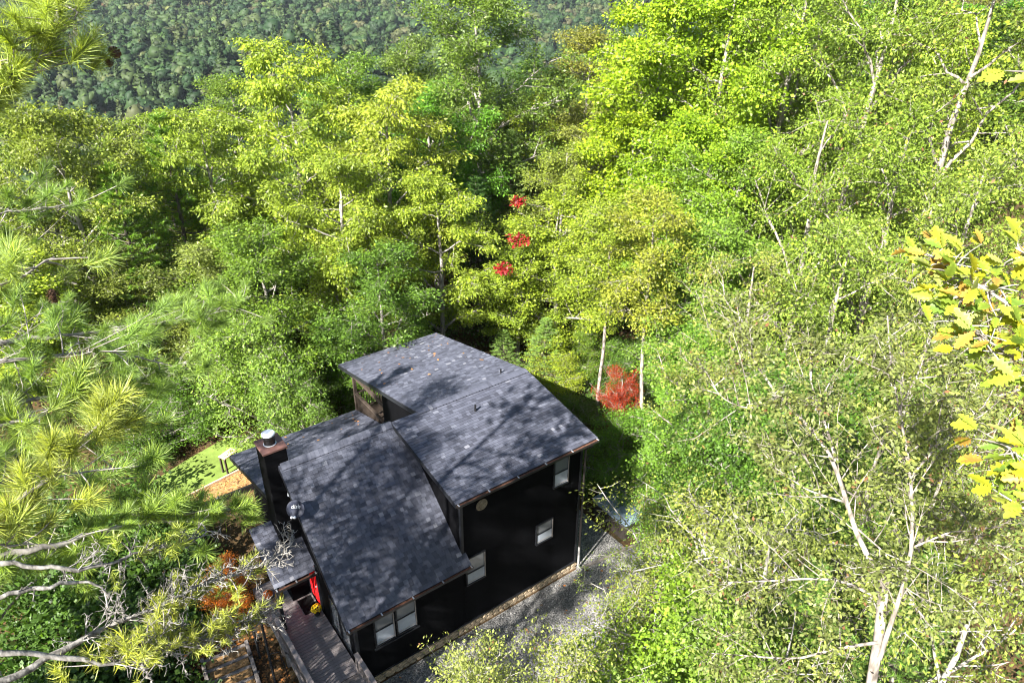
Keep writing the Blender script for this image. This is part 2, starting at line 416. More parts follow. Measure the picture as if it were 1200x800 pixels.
def roof_plane(name, top_l, u, sdir, width, length, seed, notch=None, thick=0.10, label=None, tabw=(.13, .25), expo=.148):
    """a roof slope: a boarded slab with one wedge of shingle per tab laid over it.
       top_l: upper left corner, u: unit vector along the ridge, sdir: unit vector down the slope"""
    top_l = np.array(top_l, float); u = np.array(u, float); sdir = np.array(sdir, float)
    nrm = np.cross(sdir, u)
    if nrm[2] < 0: nrm = -nrm
    c = [top_l, top_l+u*width, top_l+u*width+sdir*length, top_l+sdir*length]
    mb = MB(); vv = [p-nrm*.012 for p in c] + [p-nrm*thick for p in c]
    mb.add(vv, [(0,1,2,3),(7,6,5,4),(0,4,5,1),(1,5,6,2),(2,6,7,3),(3,7,4,0)])
    slab = mb.build(name, M['roof_board'], house)
    if label: slab['label'] = label
    rs = random.Random(seed); V = []; F = []; VR = []
    ncourse = int(round(length/expo)); ex = length/ncourse
    for k in range(ncourse):
        s0 = k*ex - (.05 if k else 0); s1 = (k+1)*ex + (.02 if k == ncourse-1 else 0)
        x = -rs.uniform(0, .2); cw = width + (notch[1] if notch and s1 > notch[0] else 0)
        crow = rs.uniform(-.05, .05)
        while x < cw-.01:
            w = rs.uniform(*tabw); x0 = max(x, -.012); x1 = min(x+w-.006, cw+.012)
            if x1-x0 > .02:
                lift = .017+rs.random()*.008; j = rs.uniform(-.006, .006)
                q = len(V)
                for (a, b, h) in ((x0,s0,.0),(x1,s0,.0),(x1,s1+j,lift),(x0,s1+j,lift),(x1,s1+j,-.014),(x0,s1+j,-.014)):
                    V.append(top_l+u*a+sdir*b+nrm*h)
                F += [(q,q+1,q+2,q+3),(q+3,q+2,q+4,q+5),(q,q+3,q+5,q),(q+1,q+4,q+2,q+1)]
                t = min(1, max(0, rs.gauss(.37, .21)+crow)); t = t+rs.uniform(.15,.32) if rs.random() < .09 else t
                VR += [t]*6
            x += w
    F = [tuple(dict.fromkeys(q)) for q in F]
    me = mesh_np(name+'_shingles', V, F, M['shingle'], VR)
    o = link(bpy.data.objects.new('shingles', me), slab); o['kind'] = 'stuff'
    return slab

def unit(*v):
    v = np.array(v, float); return v/np.linalg.norm(v)
sl1 = math.hypot(A, B1); sl2 = math.hypot(A, B2); sl3 = math.hypot(A3, B3)
roof_plane('roof_slope', (0,0,0), (1,0,0), unit(0,-A,-B1), XM-.01, sl1, 1, notch=(sl1-.42, .17), label='steep shingled front slope of the lower wing')
LK = (LOWZ-JZ)/(LOWY-JY); LTY = .22
roof_plane('roof_slope', (-.2,LTY,JZ+(LTY-JY)*LK), (1,0,0), unit(0,1,LK), XP+.2, (LOWY-LTY)*math.hypot(1,LK), 3, label='low rear porch roof with dark shingles')
roof_plane('roof_slope', (4.45,0,.02), (1,0,0), unit(0,-A,-B2), 6.515, sl2, 4, label='shallow front slope of the tall wing')
roof_plane('roof_slope', (5.58,0,.02), (1,0,0), unit(0,A3,-B3), 5.385, sl3, 5, label='shallow rear slope over the back porch')
roof_plane('roof_slope', (-1.25,.95,-3.05), (1,0,0), unit(0,-2.1,-1.25), 1.60, 2.44, 6, label='small entry roof above the front door')
# ridge caps: bent shingles overlapping along each ridge
def ridge_caps(x0, x1, z, s_front, s_back, seed, wid=.19):
    par = MB().box(x0, x1, -.02, .02, z-.05, z-.02).build('ridge', M['roof_board'], house)
    rs = random.Random(seed); x = x0; V = []; F = []; VR = []
    while x < x1-.05:
        w = rs.uniform(.15, .165); q = len(V); xa, xb = x-.03, min(x+w, x1)
        for xx, h in ((xa,.055),(xb,.068)):
            V += [(xx,-wid,z-wid*s_front+h),(xx,0,z+h+.006),(xx,wid,z-wid*s_back+h)]
        V += [(xb,-wid,z-wid*s_front+.012),(xb,0,z+.012),(xb,wid,z-wid*s_back+.012), (xa,-wid,z-wid*s_front),(xa,wid,z-wid*s_back)]
        F += [(q,q+3,q+4,q+1),(q+1,q+4,q+5,q+2),(q+3,q+6,q+7,q+4),(q+4,q+7,q+8,q+5),(q,q+9,q+6,q+3),(q+2,q+5,q+8,q+10)]
        VR += [min(1,max(0,rs.gauss(.45,.15)))]*11; x += w
    o = link(bpy.data.objects.new('ridge_caps', mesh_np('ridge_caps', V, F, M['shingle'], VR)), par); o['kind'] = 'stuff'
ridge_caps(.08, 4.42, .0, B1/A, .55, 7)
ridge_caps(5.60, 10.93, .02, B2/A, B3/A3, 8)

# wall cores
def core(poly, axis, c0, c1, name='wall'):
    return MB().prism(poly, axis, c0, c1).build(name, M['black_siding'], house)
zf = lambda y: -B1/A*abs(y) - .13                          # underside of the steep front slope
zr = lambda y: (-B2/A*abs(y) if y < 0 else -B3/A3*y) - .10
front_low = MB().box(XL, XM, WF+.02, WF+.18, -7.42, zf(WF)).build('front_wall', M['black_siding'], house)
front_high = MB().box(XM, XR, WF+.02, WF+.18, -7.42, zr(WF)).build('front_wall', M['black_siding'], house)
low_z = lambda y: JZ+(y-JY)*LK
MB().box(XL+.18, XP+.02, .04, .20, -3.2, -.12).build('back_wall', M['black_siding'], house)
gable_left = core([(WF+.02,-7.42),(6.6,-7.42),(6.6,low_z(6.6)-.12),(.20,low_z(.20)-.12),(.20,-.30),(.0,-.14),(WF+.02,zf(WF))], 'x', XL+.02, XL+.18, 'gable_wall')
side_tall = core([(WF+.02,zf(WF)-.3),(0,-.5),(0,zr(0)),(WF+.02,zr(WF))], 'x', XM+.02, XM+.14, 'side_wall')
side_porch = core([(.02,-3.6),(3.9,-3.6),(3.9,zr(3.9)),(.02,zr(.02))], 'x', XP+.02, XP+.14, 'side_wall')
porch_back = MB().box(XP+.14, XR-.18, 3.76, 3.9, -7.4, zr(3.9)).build('porch_wall', M['black_siding'], house)
gable_right = core([(WF+.18,-7.42),(6.9,-7.42),(6.9,-4.05),(3.9,-4.05),(3.9,zr(3.9)),(0,zr(0)),(WF+.18,zr(WF+.18))], 'x', XR-.18, XR-.02, 'gable_wall')
back_low = MB().box(XL+.18, XP+.14, 6.44, 6.6, -7.42, LOWZ-.05).build('back_wall', M['black_siding'], house)

def board_mesh(length, h=.185, axis='x', flip=1):
    """one lapped siding board, 16 cm to the weather"""
    b0, b1 = .026, .004
    if axis == 'x': v = [(0,0,0),(length,0,0),(length,-b0,0),(0,-b0,0),(0,0,h),(length,0,h),(length,-b1,h),(0,-b1,h)]
    else: v = [(0,0,0),(0,length,0),(-b0*flip,length,0),(-b0*flip,0,0),(0,0,h),(0,length,h),(-b1*flip,length,h),(-b1*flip,0,h)]
    return mesh_np('siding_board', v, [(0,1,2,3),(7,6,5,4),(3,2,6,7),(0,3,7,4),(1,5,6,2),(0,4,5,1)], M['black_siding'])
def siding(parent, z0, z1, span, axis, plane, flip=1):
    z = z0; cache = {}
    while z < z1-.02:
        a, b = span(z+.1)
        if b-a > .1:
            key = round(b-a, 2)
            if key not in cache: cache[key] = board_mesh(b-a, axis=axis, flip=flip)
            o = link(bpy.data.objects.new('siding_board', cache[key]), parent)
            o.location = (a, plane, z) if axis == 'x' else (plane, a, z)
        z += .17
siding(front_low, -7.42, zf(WF)-.1, lambda z: (XL+.1, XM-.02), 'x', WF+.02)
siding(front_high, -7.42, zr(WF)-.1, lambda z: (XM+.1, XR-.1), 'x', WF+.02)
def gl_span(z):
    a = max(WF+.12, (z+.2)*A/B1) if z > zf(WF) else WF+.12
    b = min(6.5, max(.16, JY+(z+.2-JZ)/LK))
    return (a, b)
siding(gable_left, -6.6, -.5, gl_span, 'y', XL+.02)
siding(side_tall, zf(WF)-.2, -.3, lambda z: (max(WF+.1, (z+.2)*A/B2), min(-.02, z*A/B1)), 'y', XM+.02)
siding(side_porch, -3.4, zr(3.9)-.05, lambda z: (.05, 3.88), 'y', XP+.02)
for x, y, z0, z1 in ((XL,WF,-7.42,zf(WF)),(XM,WF,-4.6,zr(WF)),(XR-.1,WF,-7.42,zr(WF))):
    MB().box(x-.005, x+.105, y-.012, y+.1, z0, z1+.03).build('corner_board', M['navy_trim'], house)
# fascia boards and rakes
MB().box(-.01, XM+.16, -A-.012, -A+.01, -B1-.17, -B1-.02).build('fascia', M['navy_trim'], house)
MB().box(4.44, 10.97, -A-.012, -A+.01, -B2-.16, -B2-.0).build('fascia', M['navy_trim'], house)
def rake(x, y0, z0, y1, z1, d=.17):
    mb = MB(); mb.add([(x,y0,z0),(x,y1,z1),(x,y1,z1-d),(x,y0,z0-d),(x+.03,y0,z0),(x+.03,y1,z1),(x+.03,y1,z1-d),(x+.03,y0,z0-d)],
                      [(0,1,2,3),(7,6,5,4),(0,4,5,1),(1,5,6,2),(2,6,7,3),(3,7,4,0)])
    mb.build('rake_board', M['navy_trim'], house)
rake(-.034, 0, -.02, -A, -B1-.02); rake(-.236, LTY, JZ+(LTY-JY)*LK-.02, LOWY, LOWZ-.02)
rake(4.416, 0, 0, -A, -B2); rake(10.968, 0, 0, -A, -B2); rake(5.546, 0, 0, A3, -B3); rake(10.968, 0, 0, A3, -B3)
MB().box(-.2, XP, LOWY, LOWY+.025, LOWZ-.16, LOWZ-.01).build('fascia', M['navy_trim'], house)
MB().box(5.55, 10.97, A3, A3+.025, -B3-.16, -B3+.0).build('fascia', M['navy_trim'], house)
# gutters: open channel, leaves lying in it, pale hangers across
def gutter(x0, x1, y, z, n):
    mb = MB(); mb.box(x0,x1,y-.115,y-.105,z-.09,z); mb.box(x0,x1,y-.115,y-.005,z-.10,z-.09)
    mb.box(x0,x0+.008,y-.105,y-.005,z-.09,z); mb.box(x1-.008,x1,y-.105,y-.005,z-.09,z)
    g = mb.build('gutter', M['gutter'], house)
    MB().box(x0+.01,x1-.01,y-.104,y-.006,z-.089,z-.025).build('gutter_leaves', M['gutter_dirt'], g)
    for k in range(n):
        x = x0+.06+(x1-x0-.12)*k/(n-1)
        MB().box(x-.022,x+.022,y-.13,y+.0,z+.002,z+.02).build('gutter_hanger', M['bright_metal'], g)
gutter(-.02, XM+.19, -A-.012, -B1-.03, 5)
gutter(4.44, 10.98, -A-.012, -B2-.01, 6)
gutter(-1.27, .33, -1.19, -4.34, 3)
# downspouts
mb = MB(); mb.tube([(10.72,-4.60,-.95),(10.72,-4.60,-1.05),(10.66,-4.33,-1.35),(10.66,-4.33,-6.6)],.045,8)
mb.build('downspout', M['gutter'], house, smooth=True)
MB().tube([(10.66,-4.33,-6.6),(10.66,-4.33,-7.75),(10.72,-4.55,-7.86)],.048,8).build('downspout', simple('pale_pipe', (.30,.29,.28), .5), house, smooth=True)
# plumbing vents
MB().lathe([(.09,0),(.045,.03),(.04,.32),(.03,.32),(.03,.1)],(7.62,-1.06,-.19),12).build('roof_vent', M['black_metal'], house, smooth=False)
MB().lathe([(.07,0),(.04,.03),(.035,.22),(.025,.22)],(10.05,.62,-.13),12).build('roof_vent', M['black_metal'], house)

# stone foundation: mortar core with single stones set proud
found = MB().box(XL+.05, XR-.03, WF+.06, WF+.2, -8.2, -7.42).build('foundation', M['mortar'], house)
rs = random.Random(5)
def stone_mesh(i):
    r = random.Random(100+i); v = []
    for z, s in ((0,.86),(.5,1.0),(1,.84)):
        for k in range(7):
            a = 2*math.pi*k/7; q = s*r.uniform(.86,1.06)
            v.append((.5*q*math.cos(a), -.07*z - (.0 if z < 1 else -.015), .5*q*math.sin(a)))
    f = [(a*7+k, a*7+(k+1)%7, a*7+7+(k+1)%7, a*7+7+k) for a in range(2) for k in range(7)] + [list(range(14,21))]
    return mesh_np('stone', v, f, M['stone'])
sms = [stone_mesh(i) for i in range(7)]
for row, (zc, hh) in enumerate(((-7.53,.2),(-7.73,.2),(-7.9,.17))):
    x = XL+.1+row*.07
    while x < XR-.1:
        w = rs.uniform(.2,.42)
        o = link(bpy.data.objects.new('stone', rs.choice(sms)), found)
        o.location = (x+w/2, WF+.065, zc+rs.uniform(-.01,.01)); o.scale = (w*1.06, rs.uniform(.8,1.3), hh*rs.uniform(1.0,1.12)); x += w
MB().box(XL, XR, WF-.045, WF+.02, -7.47, -7.43).build('water_table', M['navy_trim'], house)

# windows on the front wall
def window(x0, x1, z0, z1, mid, parent=house, plane=WF, blind=True):
    fr = MB(); t = .055; y0, y1 = plane-.05, plane+.03
    fr.box(x0-t,x1+t,y0,y1,z1,z1+t); fr.box(x0-t,x1+t,y0-.02,y1,z0-t,z0); fr.box(x0-t,x0,y0,y1,z0,z1); fr.box(x1,x1+t,y0,y1,z0,z1)
    w = fr.build('window', M['navy_trim'], parent)
    MB().box(x0,x1,plane-.012,plane-.004,mid,z1).build('pane', M['glass'], w)
    MB().box(x0,x1,plane-.030,plane-.020,z0,mid).build('pane', M['blind'], w)
    MB().box(x0,x1,plane-.044,plane-.018,mid-.022,mid+.022).build('sash', M['navy_trim'], w)
    MB().box(x1+.0,x1+.028,plane-.062,plane-.049,z0,z1-.02).build('trim', M['frame_pale'], w)
    MB().box(x0,x1,plane-.040,plane-.019,z0+.06,z0+.085).build('sash', M['frame_pale'], w)
    return w
window(1.13,1.83,-5.92,-4.64,-5.22)['label'] = 'wide double window, left half'
window(1.99,2.72,-5.92,-4.64,-5.22)
window(5.02,5.80,-5.34,-4.06,-4.80)
window(8.36,9.12,-5.18,-4.22,-4.70)
window(9.16,9.82,-2.62,-1.30,-1.98)
MB().box(1.02,2.86,WF-.07,WF+.02,-6.12,-6.06).build('sill', M['navy_trim'], house)
# tall side windows on the entry gable
for ya in (-3.75, -2.85):
    fr = MB(); fr.box(XL-.04,XL+.03,ya-.05,ya+.75,-4.85,-4.79); fr.box(XL-.04,XL+.03,ya-.05,ya+.75,-6.35,-6.29); fr.box(XL-.04,XL+.03,ya-.05,ya,-6.29,-4.85); fr.box(XL-.04,XL+.03,ya+.7,ya+.75,-6.29,-4.85)
    w = fr.build('window', M['navy_trim'], house); MB().box(XL-.012,XL-.004,ya,ya+.7,-6.29,-4.85).build('pane', M['glass'], w)
# red front door
dr = MB().box(XL-.06, XL-.01, -1.08, -.22, -6.3, -4.2).build('door', M['red_door'], house, bevel=.008); dr['label'] = 'bright red front door under the entry roof'
for z0, z1 in ((-6.15,-5.5),(-5.35,-4.4)):
    for y0, y1 in ((-.98,-.69),(-.61,-.32)): MB().box(XL-.066,XL-.058,y0,y1,z0,z1).build('door_panel', M['red_door'], dr, bevel=.004)
MB().lathe([(.0,0),(.03,.01),(.03,.05),(0,.06)],(XL-.09,-.98,-5.35),8).build('handle', M['bright_metal'], dr)
df = MB(); df.box(XL-.075,XL+.0,-1.18,-1.085,-6.45,-4.1); df.box(XL-.075,XL+.0,-.215,-.12,-6.45,-4.1); df.build('door_frame', M['navy_trim'], house)
# entry roof posts
for x in (-1.15,):
    MB().box(x-.06,x+.06,-1.1,-.98,-6.6,-4.4).build('porch_post', M['navy_trim'], house)

# chimney
ch = MB().box(-.40, XL, .05, .90, -8.0, .63).build('chimney', M['black_siding'], house)
z = -6.0
bm_x = board_mesh(.79, axis='x'); bm_y = board_mesh(.86, axis='y')
while z < .5:
    o = link(bpy.data.objects.new('siding_board', bm_x), ch); o.location = (-.41, .05, z)
    o = link(bpy.data.objects.new('siding_board', bm_y), ch); o.location = (-.40, .045, z); z += .17
MB().prism([(-.46,.0),(.43,.0),(.43,.96),(-.46,.96)], 'z', .60, .69).build('chimney_cap', M['rust_metal'], ch, bevel=.012)
fl = MB().lathe([(.20,.69),(.20,.78),(.175,.79),(.19,.80),(.19,.94),(.205,.95),(.205,1.0),(.19,1.01),(.19,1.10)],(-.03,.47,0),20).build('flue', M['black_metal'], ch, smooth=False)
MB().lathe([(.235,1.10),(.235,1.15),(.20,1.17),(.19,1.155),(.0,1.155)],(-.03,.47,0),24).build('flue_cap', M['white_metal'], fl)
MB().lathe([(.225,.70),(.23,.715),(.20,.73)],(-.03,.47,0),20).build('storm_collar', M['bright_metal'], fl)
mb = MB(); mb.tube([(XL-.02,-.62,-.72),(.12,-.62,-.72),(.02,-.62,-.80)],.012,6); mb.lathe([(0,0),(.05,-.02),(.07,-.14),(.0,-.15)],(.02,-.62,-.78),10)
mb.build('flood_lamp', M['white_metal'], house)

# rear porch
pf = MB().box(XP, XR-.18, 3.9, 7.1, -4.2, -4.06).build('porch_floor', M['porch_wood'], house)
for x, y in ((XP+.07,7.0),(8.3,7.0),(10.4,7.0)):
    MB().box(x-.07,x+.07,y-.07,y+.07,-4.06,zr(7.0)-.02).build('porch_post', M['porch_wood'], house)
rl = MB().box(XP+.0,XP+.14,4.0,6.92,-3.02,-2.95).build('porch_rail', M['porch_wood'], house, bevel=.008)
MB().box(XP+.03,XP+.11,4.0,6.92,-3.95,-3.88).build('lower_rail', M['porch_wood'], rl)
bal = MB().box(-.018,.018,-.018,.018,0,.88)
bme = mesh_np('baluster', bal.v, bal.f, M['porch_wood'])
for k in range(22):
    o = link(bpy.data.objects.new('baluster', bme), rl); o.location = (XP+.07, 4.08+.128*k, -3.89)
rl2 = MB().box(XP+.14,10.4,6.93,7.07,-3.02,-2.95).build('porch_rail', M['porch_wood'], house, bevel=.008)
MB().box(XP+.14,10.4,6.96,7.04,-3.95,-3.88).build('lower_rail', M['porch_wood'], rl2)
for k in range(34):
    o = link(bpy.data.objects.new('baluster', bme), rl2); o.location = (XP+.22+.128*k, 7.0, -3.89)
MB().box(XP+.02,10.5,6.95,7.05,zr(7.0)-.22,zr(7.0)-.02).build('porch_beam', M['porch_wood'], house)
MB().box(XP+.02,XP+.12,3.9,6.95,-2.1,-1.92).build('porch_beam', M['porch_wood'], house)
# rocking chair on the porch
rc = empty('rocking_chair', (6.62, 5.15, -4.06), R(-60)); tag(rc, 'dark rocking chair behind the back porch railing', 'chair')
for sx in (-.27,.27):
    MB().tube([(sx,-.55,.09),(sx,-.25,.03),(sx,.1,.02),(sx,.5,.12)],.022,6).build('rocker', M['porch_wood'], rc)
    MB().bar((sx,-.25,.03),(sx,-.28,.62),.04,.04).build('leg', M['porch_wood'], rc); MB().bar((sx,.22,.04),(sx,.34,1.1),.04,.04).build('back_post', M['porch_wood'], rc)
    MB().bar((sx,-.32,.63),(sx,.28,.63),.09,.025).build('armrest', M['porch_wood'], rc)
for k in range(6): MB().bar((-.27,-.24+.09*k,.42-.01*k),(.27,-.24+.09*k,.42-.01*k),.07,.02).build('seat_slat', M['porch_wood'], rc)
for k in range(5): MB().bar((-.2+.1*k,.25,.45),(-.2+.1*k,.345,1.08),.05,.018).build('back_slat', M['porch_wood'], rc)

# round ornament under the tall eave
md = empty('wall_medallion', (5.72, WF-.03, -1.68)); tag(md, 'round weathered tan medallion hung on the black wall under the eave', 'wall ornament')
md.rotation_euler = (R(90), 0, 0); md.scale = (.82,)*3
MB().lathe([(.26,0),(.30,.015),(.30,.04),(.255,.045),(.25,.02)],(0,0,0),28).build('rim', M['medallion'], md)
MB().lathe([(.09,0),(.09,.05),(.05,.07),(0,.07)],(0,0,0),18).build('hub', M['medallion'], md)
for k in range(8):
    a = k*math.pi/4; MB().bar((.07*math.cos(a),.07*math.sin(a),.03),(.26*math.cos(a),.26*math.sin(a),.03),.05,.02).build('spoke', M['medallion'], md)

# satellite dish on the rake
sd = empty('satellite_dish', (.02, -1.48, -1.22)); tag(sd, 'navy grey satellite dish with white lettering on the roof edge beside the chimney', 'satellite dish')
MB().tube([(0,0,0),(-.10,0,.05),(-.10,0,.32)],.022,8).build('mast', M['black_metal'], sd, smooth=True)
dn = Vector((-.50, -.72, .48)).normalized(); q = dn.to_track_quat('Z', 'X')
dm = Matrix.Translation((-.10, 0, .36)) @ q.to_matrix().to_4x4()
prof = [(0.0,.0),(.12,.006),(.22,.022),(.31,.045),(.315,.052),(.305,.056),(.22,.034),(.12,.018),(0,.012)]
dsh = MB().lathe([(r, z) for r, z in prof], (0,0,0), 36).build('reflector', M['dish'], sd, smooth=True); dsh.matrix_local = dm
# local up on the dish face
upl = (dm.to_3x3().inverted() @ Vector((0,0,1))); aup = math.atan2(upl.y, upl.x)
tx = bpy.data.curves.new('lettering', 'FONT'); tx.body = 'dish'; tx.size = .20; tx.align_x = 'CENTER'; tx.extrude = .001; tx.materials.append(M['white']); tx.shear = .2
tob = bpy.data.objects.new('lettering_source', tx); C.link(tob); dg = bpy.context.evaluated_depsgraph_get(); tme = bpy.data.meshes.new_from_object(tob.evaluated_get(dg)); bpy.data.objects.remove(tob)
to = link(bpy.data.objects.new('lettering', tme), dsh); to.rotation_euler = (0,0,aup-math.pi/2); to.location = (.02*math.cos(aup),.02*math.sin(aup),.034)
ax = Vector((math.cos(aup), math.sin(aup), 0))
MB().tube([tuple(-ax*.30+Vector((0,0,.04))), tuple(-ax*.33+Vector((0,0,.16))), tuple(-ax*.20+Vector((0,0,.34)))],.013,6).build('feed_arm', M['black_metal'], dsh)
for s in (-1, 1):
    sdv = Vector((-ax.y, ax.x, 0))
    MB().lathe([(0,0),(.045,.005),(.05,.05),(.03,.09),(0,.09)], tuple(-ax*.21+sdv*.05*s+Vector((0,0,.31))), 12).build('receiver', M['white'], dsh, smooth=True)

# ------------------------------------------------------------------ entry deck
DZ = -6.6
deck = empty('entry_deck', (-.5, -1.5, DZ)); tag(deck, 'grey brown plank entry deck with capped railing beside the red door', 'deck')
def dk(mb, name, m, bevel=0):
    o = mb.build(name, m, deck, bevel=bevel); o.matrix_parent_inverse = Matrix.Translation((.5, 1.5, -DZ)); return o
pw = .142; k = 0; y = 1.6
pme = mesh_np('plank', *(lambda b: (b.v, b.f))(MB().box(-1.47, .33, -pw+.014, 0, -.032, 0)), M['plank'])
while y > -4.25:
    o = link(bpy.data.objects.new('plank', pme), deck); o.location = (.5, y+1.5, random.uniform(-.002,.002)); y -= pw
y2 = y-.02
while y2 > -7.5:
    o = link(bpy.data.objects.new('plank', pme), deck); o.location = (.5, y2+1.5, -.18); y2 -= pw
dk(MB().box(-1.47,.33,y-.03,y-.004,DZ-.21,DZ-.034), 'riser', M['rail'])
dk(MB().box(-1.50,-1.472,-7.5,1.6,DZ-.30,DZ-.035), 'fascia', M['grey_timber'])
for yy in (1.45,-1.0,-2.9,-4.6,-6.5): dk(MB().box(-1.46,-1.33,yy-.06,yy+.06,GZ-.1,DZ-.04), 'post', M['grey_timber'])
def railing(x, ya, yb, zt):
    dk(MB().box(x-.085,x+.085,yb,ya,zt-.04,zt), 'rail_cap', M['rail'], .006)
    dk(MB().box(x-.02,x+.02,yb,ya,zt-.16,zt-.06), 'top_rail', M['rail'])
    dk(MB().box(x-.02,x+.02,yb,ya,zt-.92,zt-.83), 'bottom_rail', M['rail'])
    n = int((ya-yb)/.125)
    for i in range(n):
        dk(MB().box(x-.017,x+.017,ya-.06-.125*i-.017,ya-.06-.125*i+.017,zt-.83,zt-.16), 'baluster', M['rail'])
    for yy in (ya-.05, (ya+yb)/2, yb+.05): dk(MB().box(x-.05,x+.05,yy-.05,yy+.05,zt-1.02,zt-.04), 'rail_post', M['rail'])
railing(-1.44, -.85, -7.4, -5.60)
railing(.28, -4.32, -7.4, -5.62)
dk(MB().box(-1.62,-1.56,-7.4,.2,-6.32,-6.2), 'outer_rail', M['grey_timber'])
for yy in (0.1,-2.4,-4.9): dk(MB().box(-1.63,-1.51,yy-.05,yy+.05,-6.95,-6.2), 'outer_post', M['grey_timber'])
# doormat, pumpkin, gourd, straw, flower pot
dm_ = MB().box(-.42,.42,-.27,.27,0,.018).build('doormat', M['mat_black'], bevel=.004); dm_.location = (-.02,-.48,DZ+.004); dm_.rotation_euler = (0,0,R(90)); tag(dm_, 'black doormat on the deck in front of the red door', 'doormat')
def pumpkin(name, m, r, loc, label, squash=.8):
    e = empty(name, loc); tag(e, label, 'pumpkin')
    V = []; F = []; n, mrow = 32, 9
    for j in range(mrow):
        t = math.pi*j/(mrow-1); 
        for i in range(n):
            a = 2*math.pi*i/n; rr = r*math.sin(t)*(1+.07*math.cos(8*a)*math.sin(t))+.02*r
            V.append((rr*math.cos(a), rr*math.sin(a), r*squash*(1-math.cos(t)) - (.12*r if j in (0, mrow-1) else 0)*(1 if j else -1)))
    for j in range(mrow-1):
        for i in range(n): F.append((j*n+i, j*n+(i+1)%n, (j+1)*n+(i+1)%n, (j+1)*n+i))
    F.append(list(range((mrow-1)*n, mrow*n)))
    link(bpy.data.objects.new('shell', mesh_np('shell', V, F, m, smooth=True)), e)
    MB().tube([(0,0,r*squash*1.82),(.01,0,r*squash*2.1),(.05,.02,r*squash*2.35)],[.03,.022,.018],7).build('stem', M['stem'], e)
    return e
pumpkin('pumpkin', M['orange'], .19, (-1.12,.82,DZ), 'round orange pumpkin by the front door')
pumpkin('gourd', M['yellow_gourd'], .15, (-.76,.60,DZ), 'yellow gourd between the orange pumpkin and the door')
st = empty('straw_bundle', (-.92,.42,DZ)); tag(st, 'small tan straw bundle between pumpkin and gourd', 'straw')
mb = MB()
for k in range(46):
    a = random.uniform(0,6.28); d = random.uniform(.1,.22); mb.tube([(0,0,.02),(d*.5*math.cos(a),d*.5*math.sin(a),.12),(d*math.cos(a),d*math.sin(a),random.uniform(.02,.2))],.006,3)
mb.build('straw', M['straw'], st); MB().lathe([(.03,.05),(.045,.07),(.045,.10),(.03,.12)],(0,0,0),8).build('tie', M['stem'], st)
fp = empty('flower_pot', (.10,-1.12,DZ)); tag(fp, 'pot of yellow chrysanthemums on the deck against the wall', 'potted flower')
MB().lathe([(.0,0),(.10,0),(.14,.2),(.15,.2),(.15,.23),(.13,.23),(.12,.18),(0,.18)],(0,0,0),18).build('pot', M['pot'], fp)
mb = MB(); rs = random.Random(9); mg = MB()
for k in range(150):
    t = rs.uniform(0,6.28); ph = math.acos(rs.uniform(-.15,1)); rr = .20*rs.uniform(.85,1.05)
    c = Vector((rr*math.sin(ph)*math.cos(t), rr*math.sin(ph)*math.sin(t), .33+rr*math.cos(ph)*.85)); nn = (c-Vector((0,0,.3))).normalized()
    x = nn.orthogonal().normalized(); yv = nn.cross(x)
    pts = [c + (x*math.cos(q)+yv*math.sin(q))*(.034 if i % 2 else .02) for i, q in enumerate(np.arange(8)*math.pi/4)]
    mb.add([tuple(c+nn*.016)]+[tuple(p) for p in pts], [(0,i+1,(i+1)%8+1) for i in range(8)])
    mg.add([tuple(c*.8+Vector((0,0,.05))), tuple(c*.93+x*.03), tuple(c*.96+yv*.03)], [(0,1,2)])
mb.build('blossoms', M['flower'], fp); o = mg.build('foliage', M['leaf'], fp); o.color = (.05,.09,.02,1)

# black ribbed posts and small handrail by the lower steps
def ribbed_post(x, y, h, label):
    prof = []; z = 0
    while z < h: prof += [(.028,z),(.05,z+.03),(.05,z+.06),(.028,z+.09)]; z += .1
    o = MB().lathe(prof,(0,0,0),10).build('ribbed_post', M['black_metal']); o.location = (x,y,GZ); tag(o, label, 'post', 'black ribbed posts by the lower steps')
ribbed_post(-2.19,-.62,1.9,'shorter black ribbed post nearer the leaf filled steps')
ribbed_post(-2.1,-2.0,3.4,'taller black ribbed post beside the entry deck railing')
hr = empty('handrail', (-1.8,-1.7,GZ)); tag(hr, 'thin black metal handrail below the entry deck', 'handrail')
MB().tube([(-.2,.4,.8),(.18,.26,.82),(.16,-.4,.5)],.018,6).build('rail', M['black_metal'], hr)
for p, h in (((-.2,.4),.8),((.17,.2),.81),((.16,-.4),.5)): MB().tube([(p[0],p[1],0),(p[0],p[1],h)],.016,6).build('rail_post', M['black_metal'], hr)
# terraced timber steps filled with leaves
ts = empty('timber_steps', (-3.3,-.8,GZ)); tag(ts, 'grey timber terrace steps filled with fallen leaves', 'steps')
for k in range(5):
    z0 = .34-.085*k; yy = .95-.46*k
    o = MB().box(-.78,.72,yy-.07,yy+.07,-.1,z0).build('step_timber', M['grey_timber'], ts, bevel=.012); o.rotation_euler = (0,0,R(-6))
    o = MB().box(-.76,.68,yy-.39,yy-.07,-.1,z0-.035).build('leaf_fill', M['litter'], ts); o.rotation_euler = (0,0,R(-6))
for sx in (-.85,.78):
    o = MB().box(sx-.07,sx+.07,-1.7,1.05,-.1,.40).build('side_timber', M['grey_timber'], ts, bevel=.012); o.rotation_euler = (R(4),0,R(-6))
for yy in (.2,-.75):
    MB().lathe([(.03,.3),(.03,.44),(.06,.46),(.06,.52),(.0,.55)],(.80,yy,0),10).build('path_light', M['black_metal'], ts)
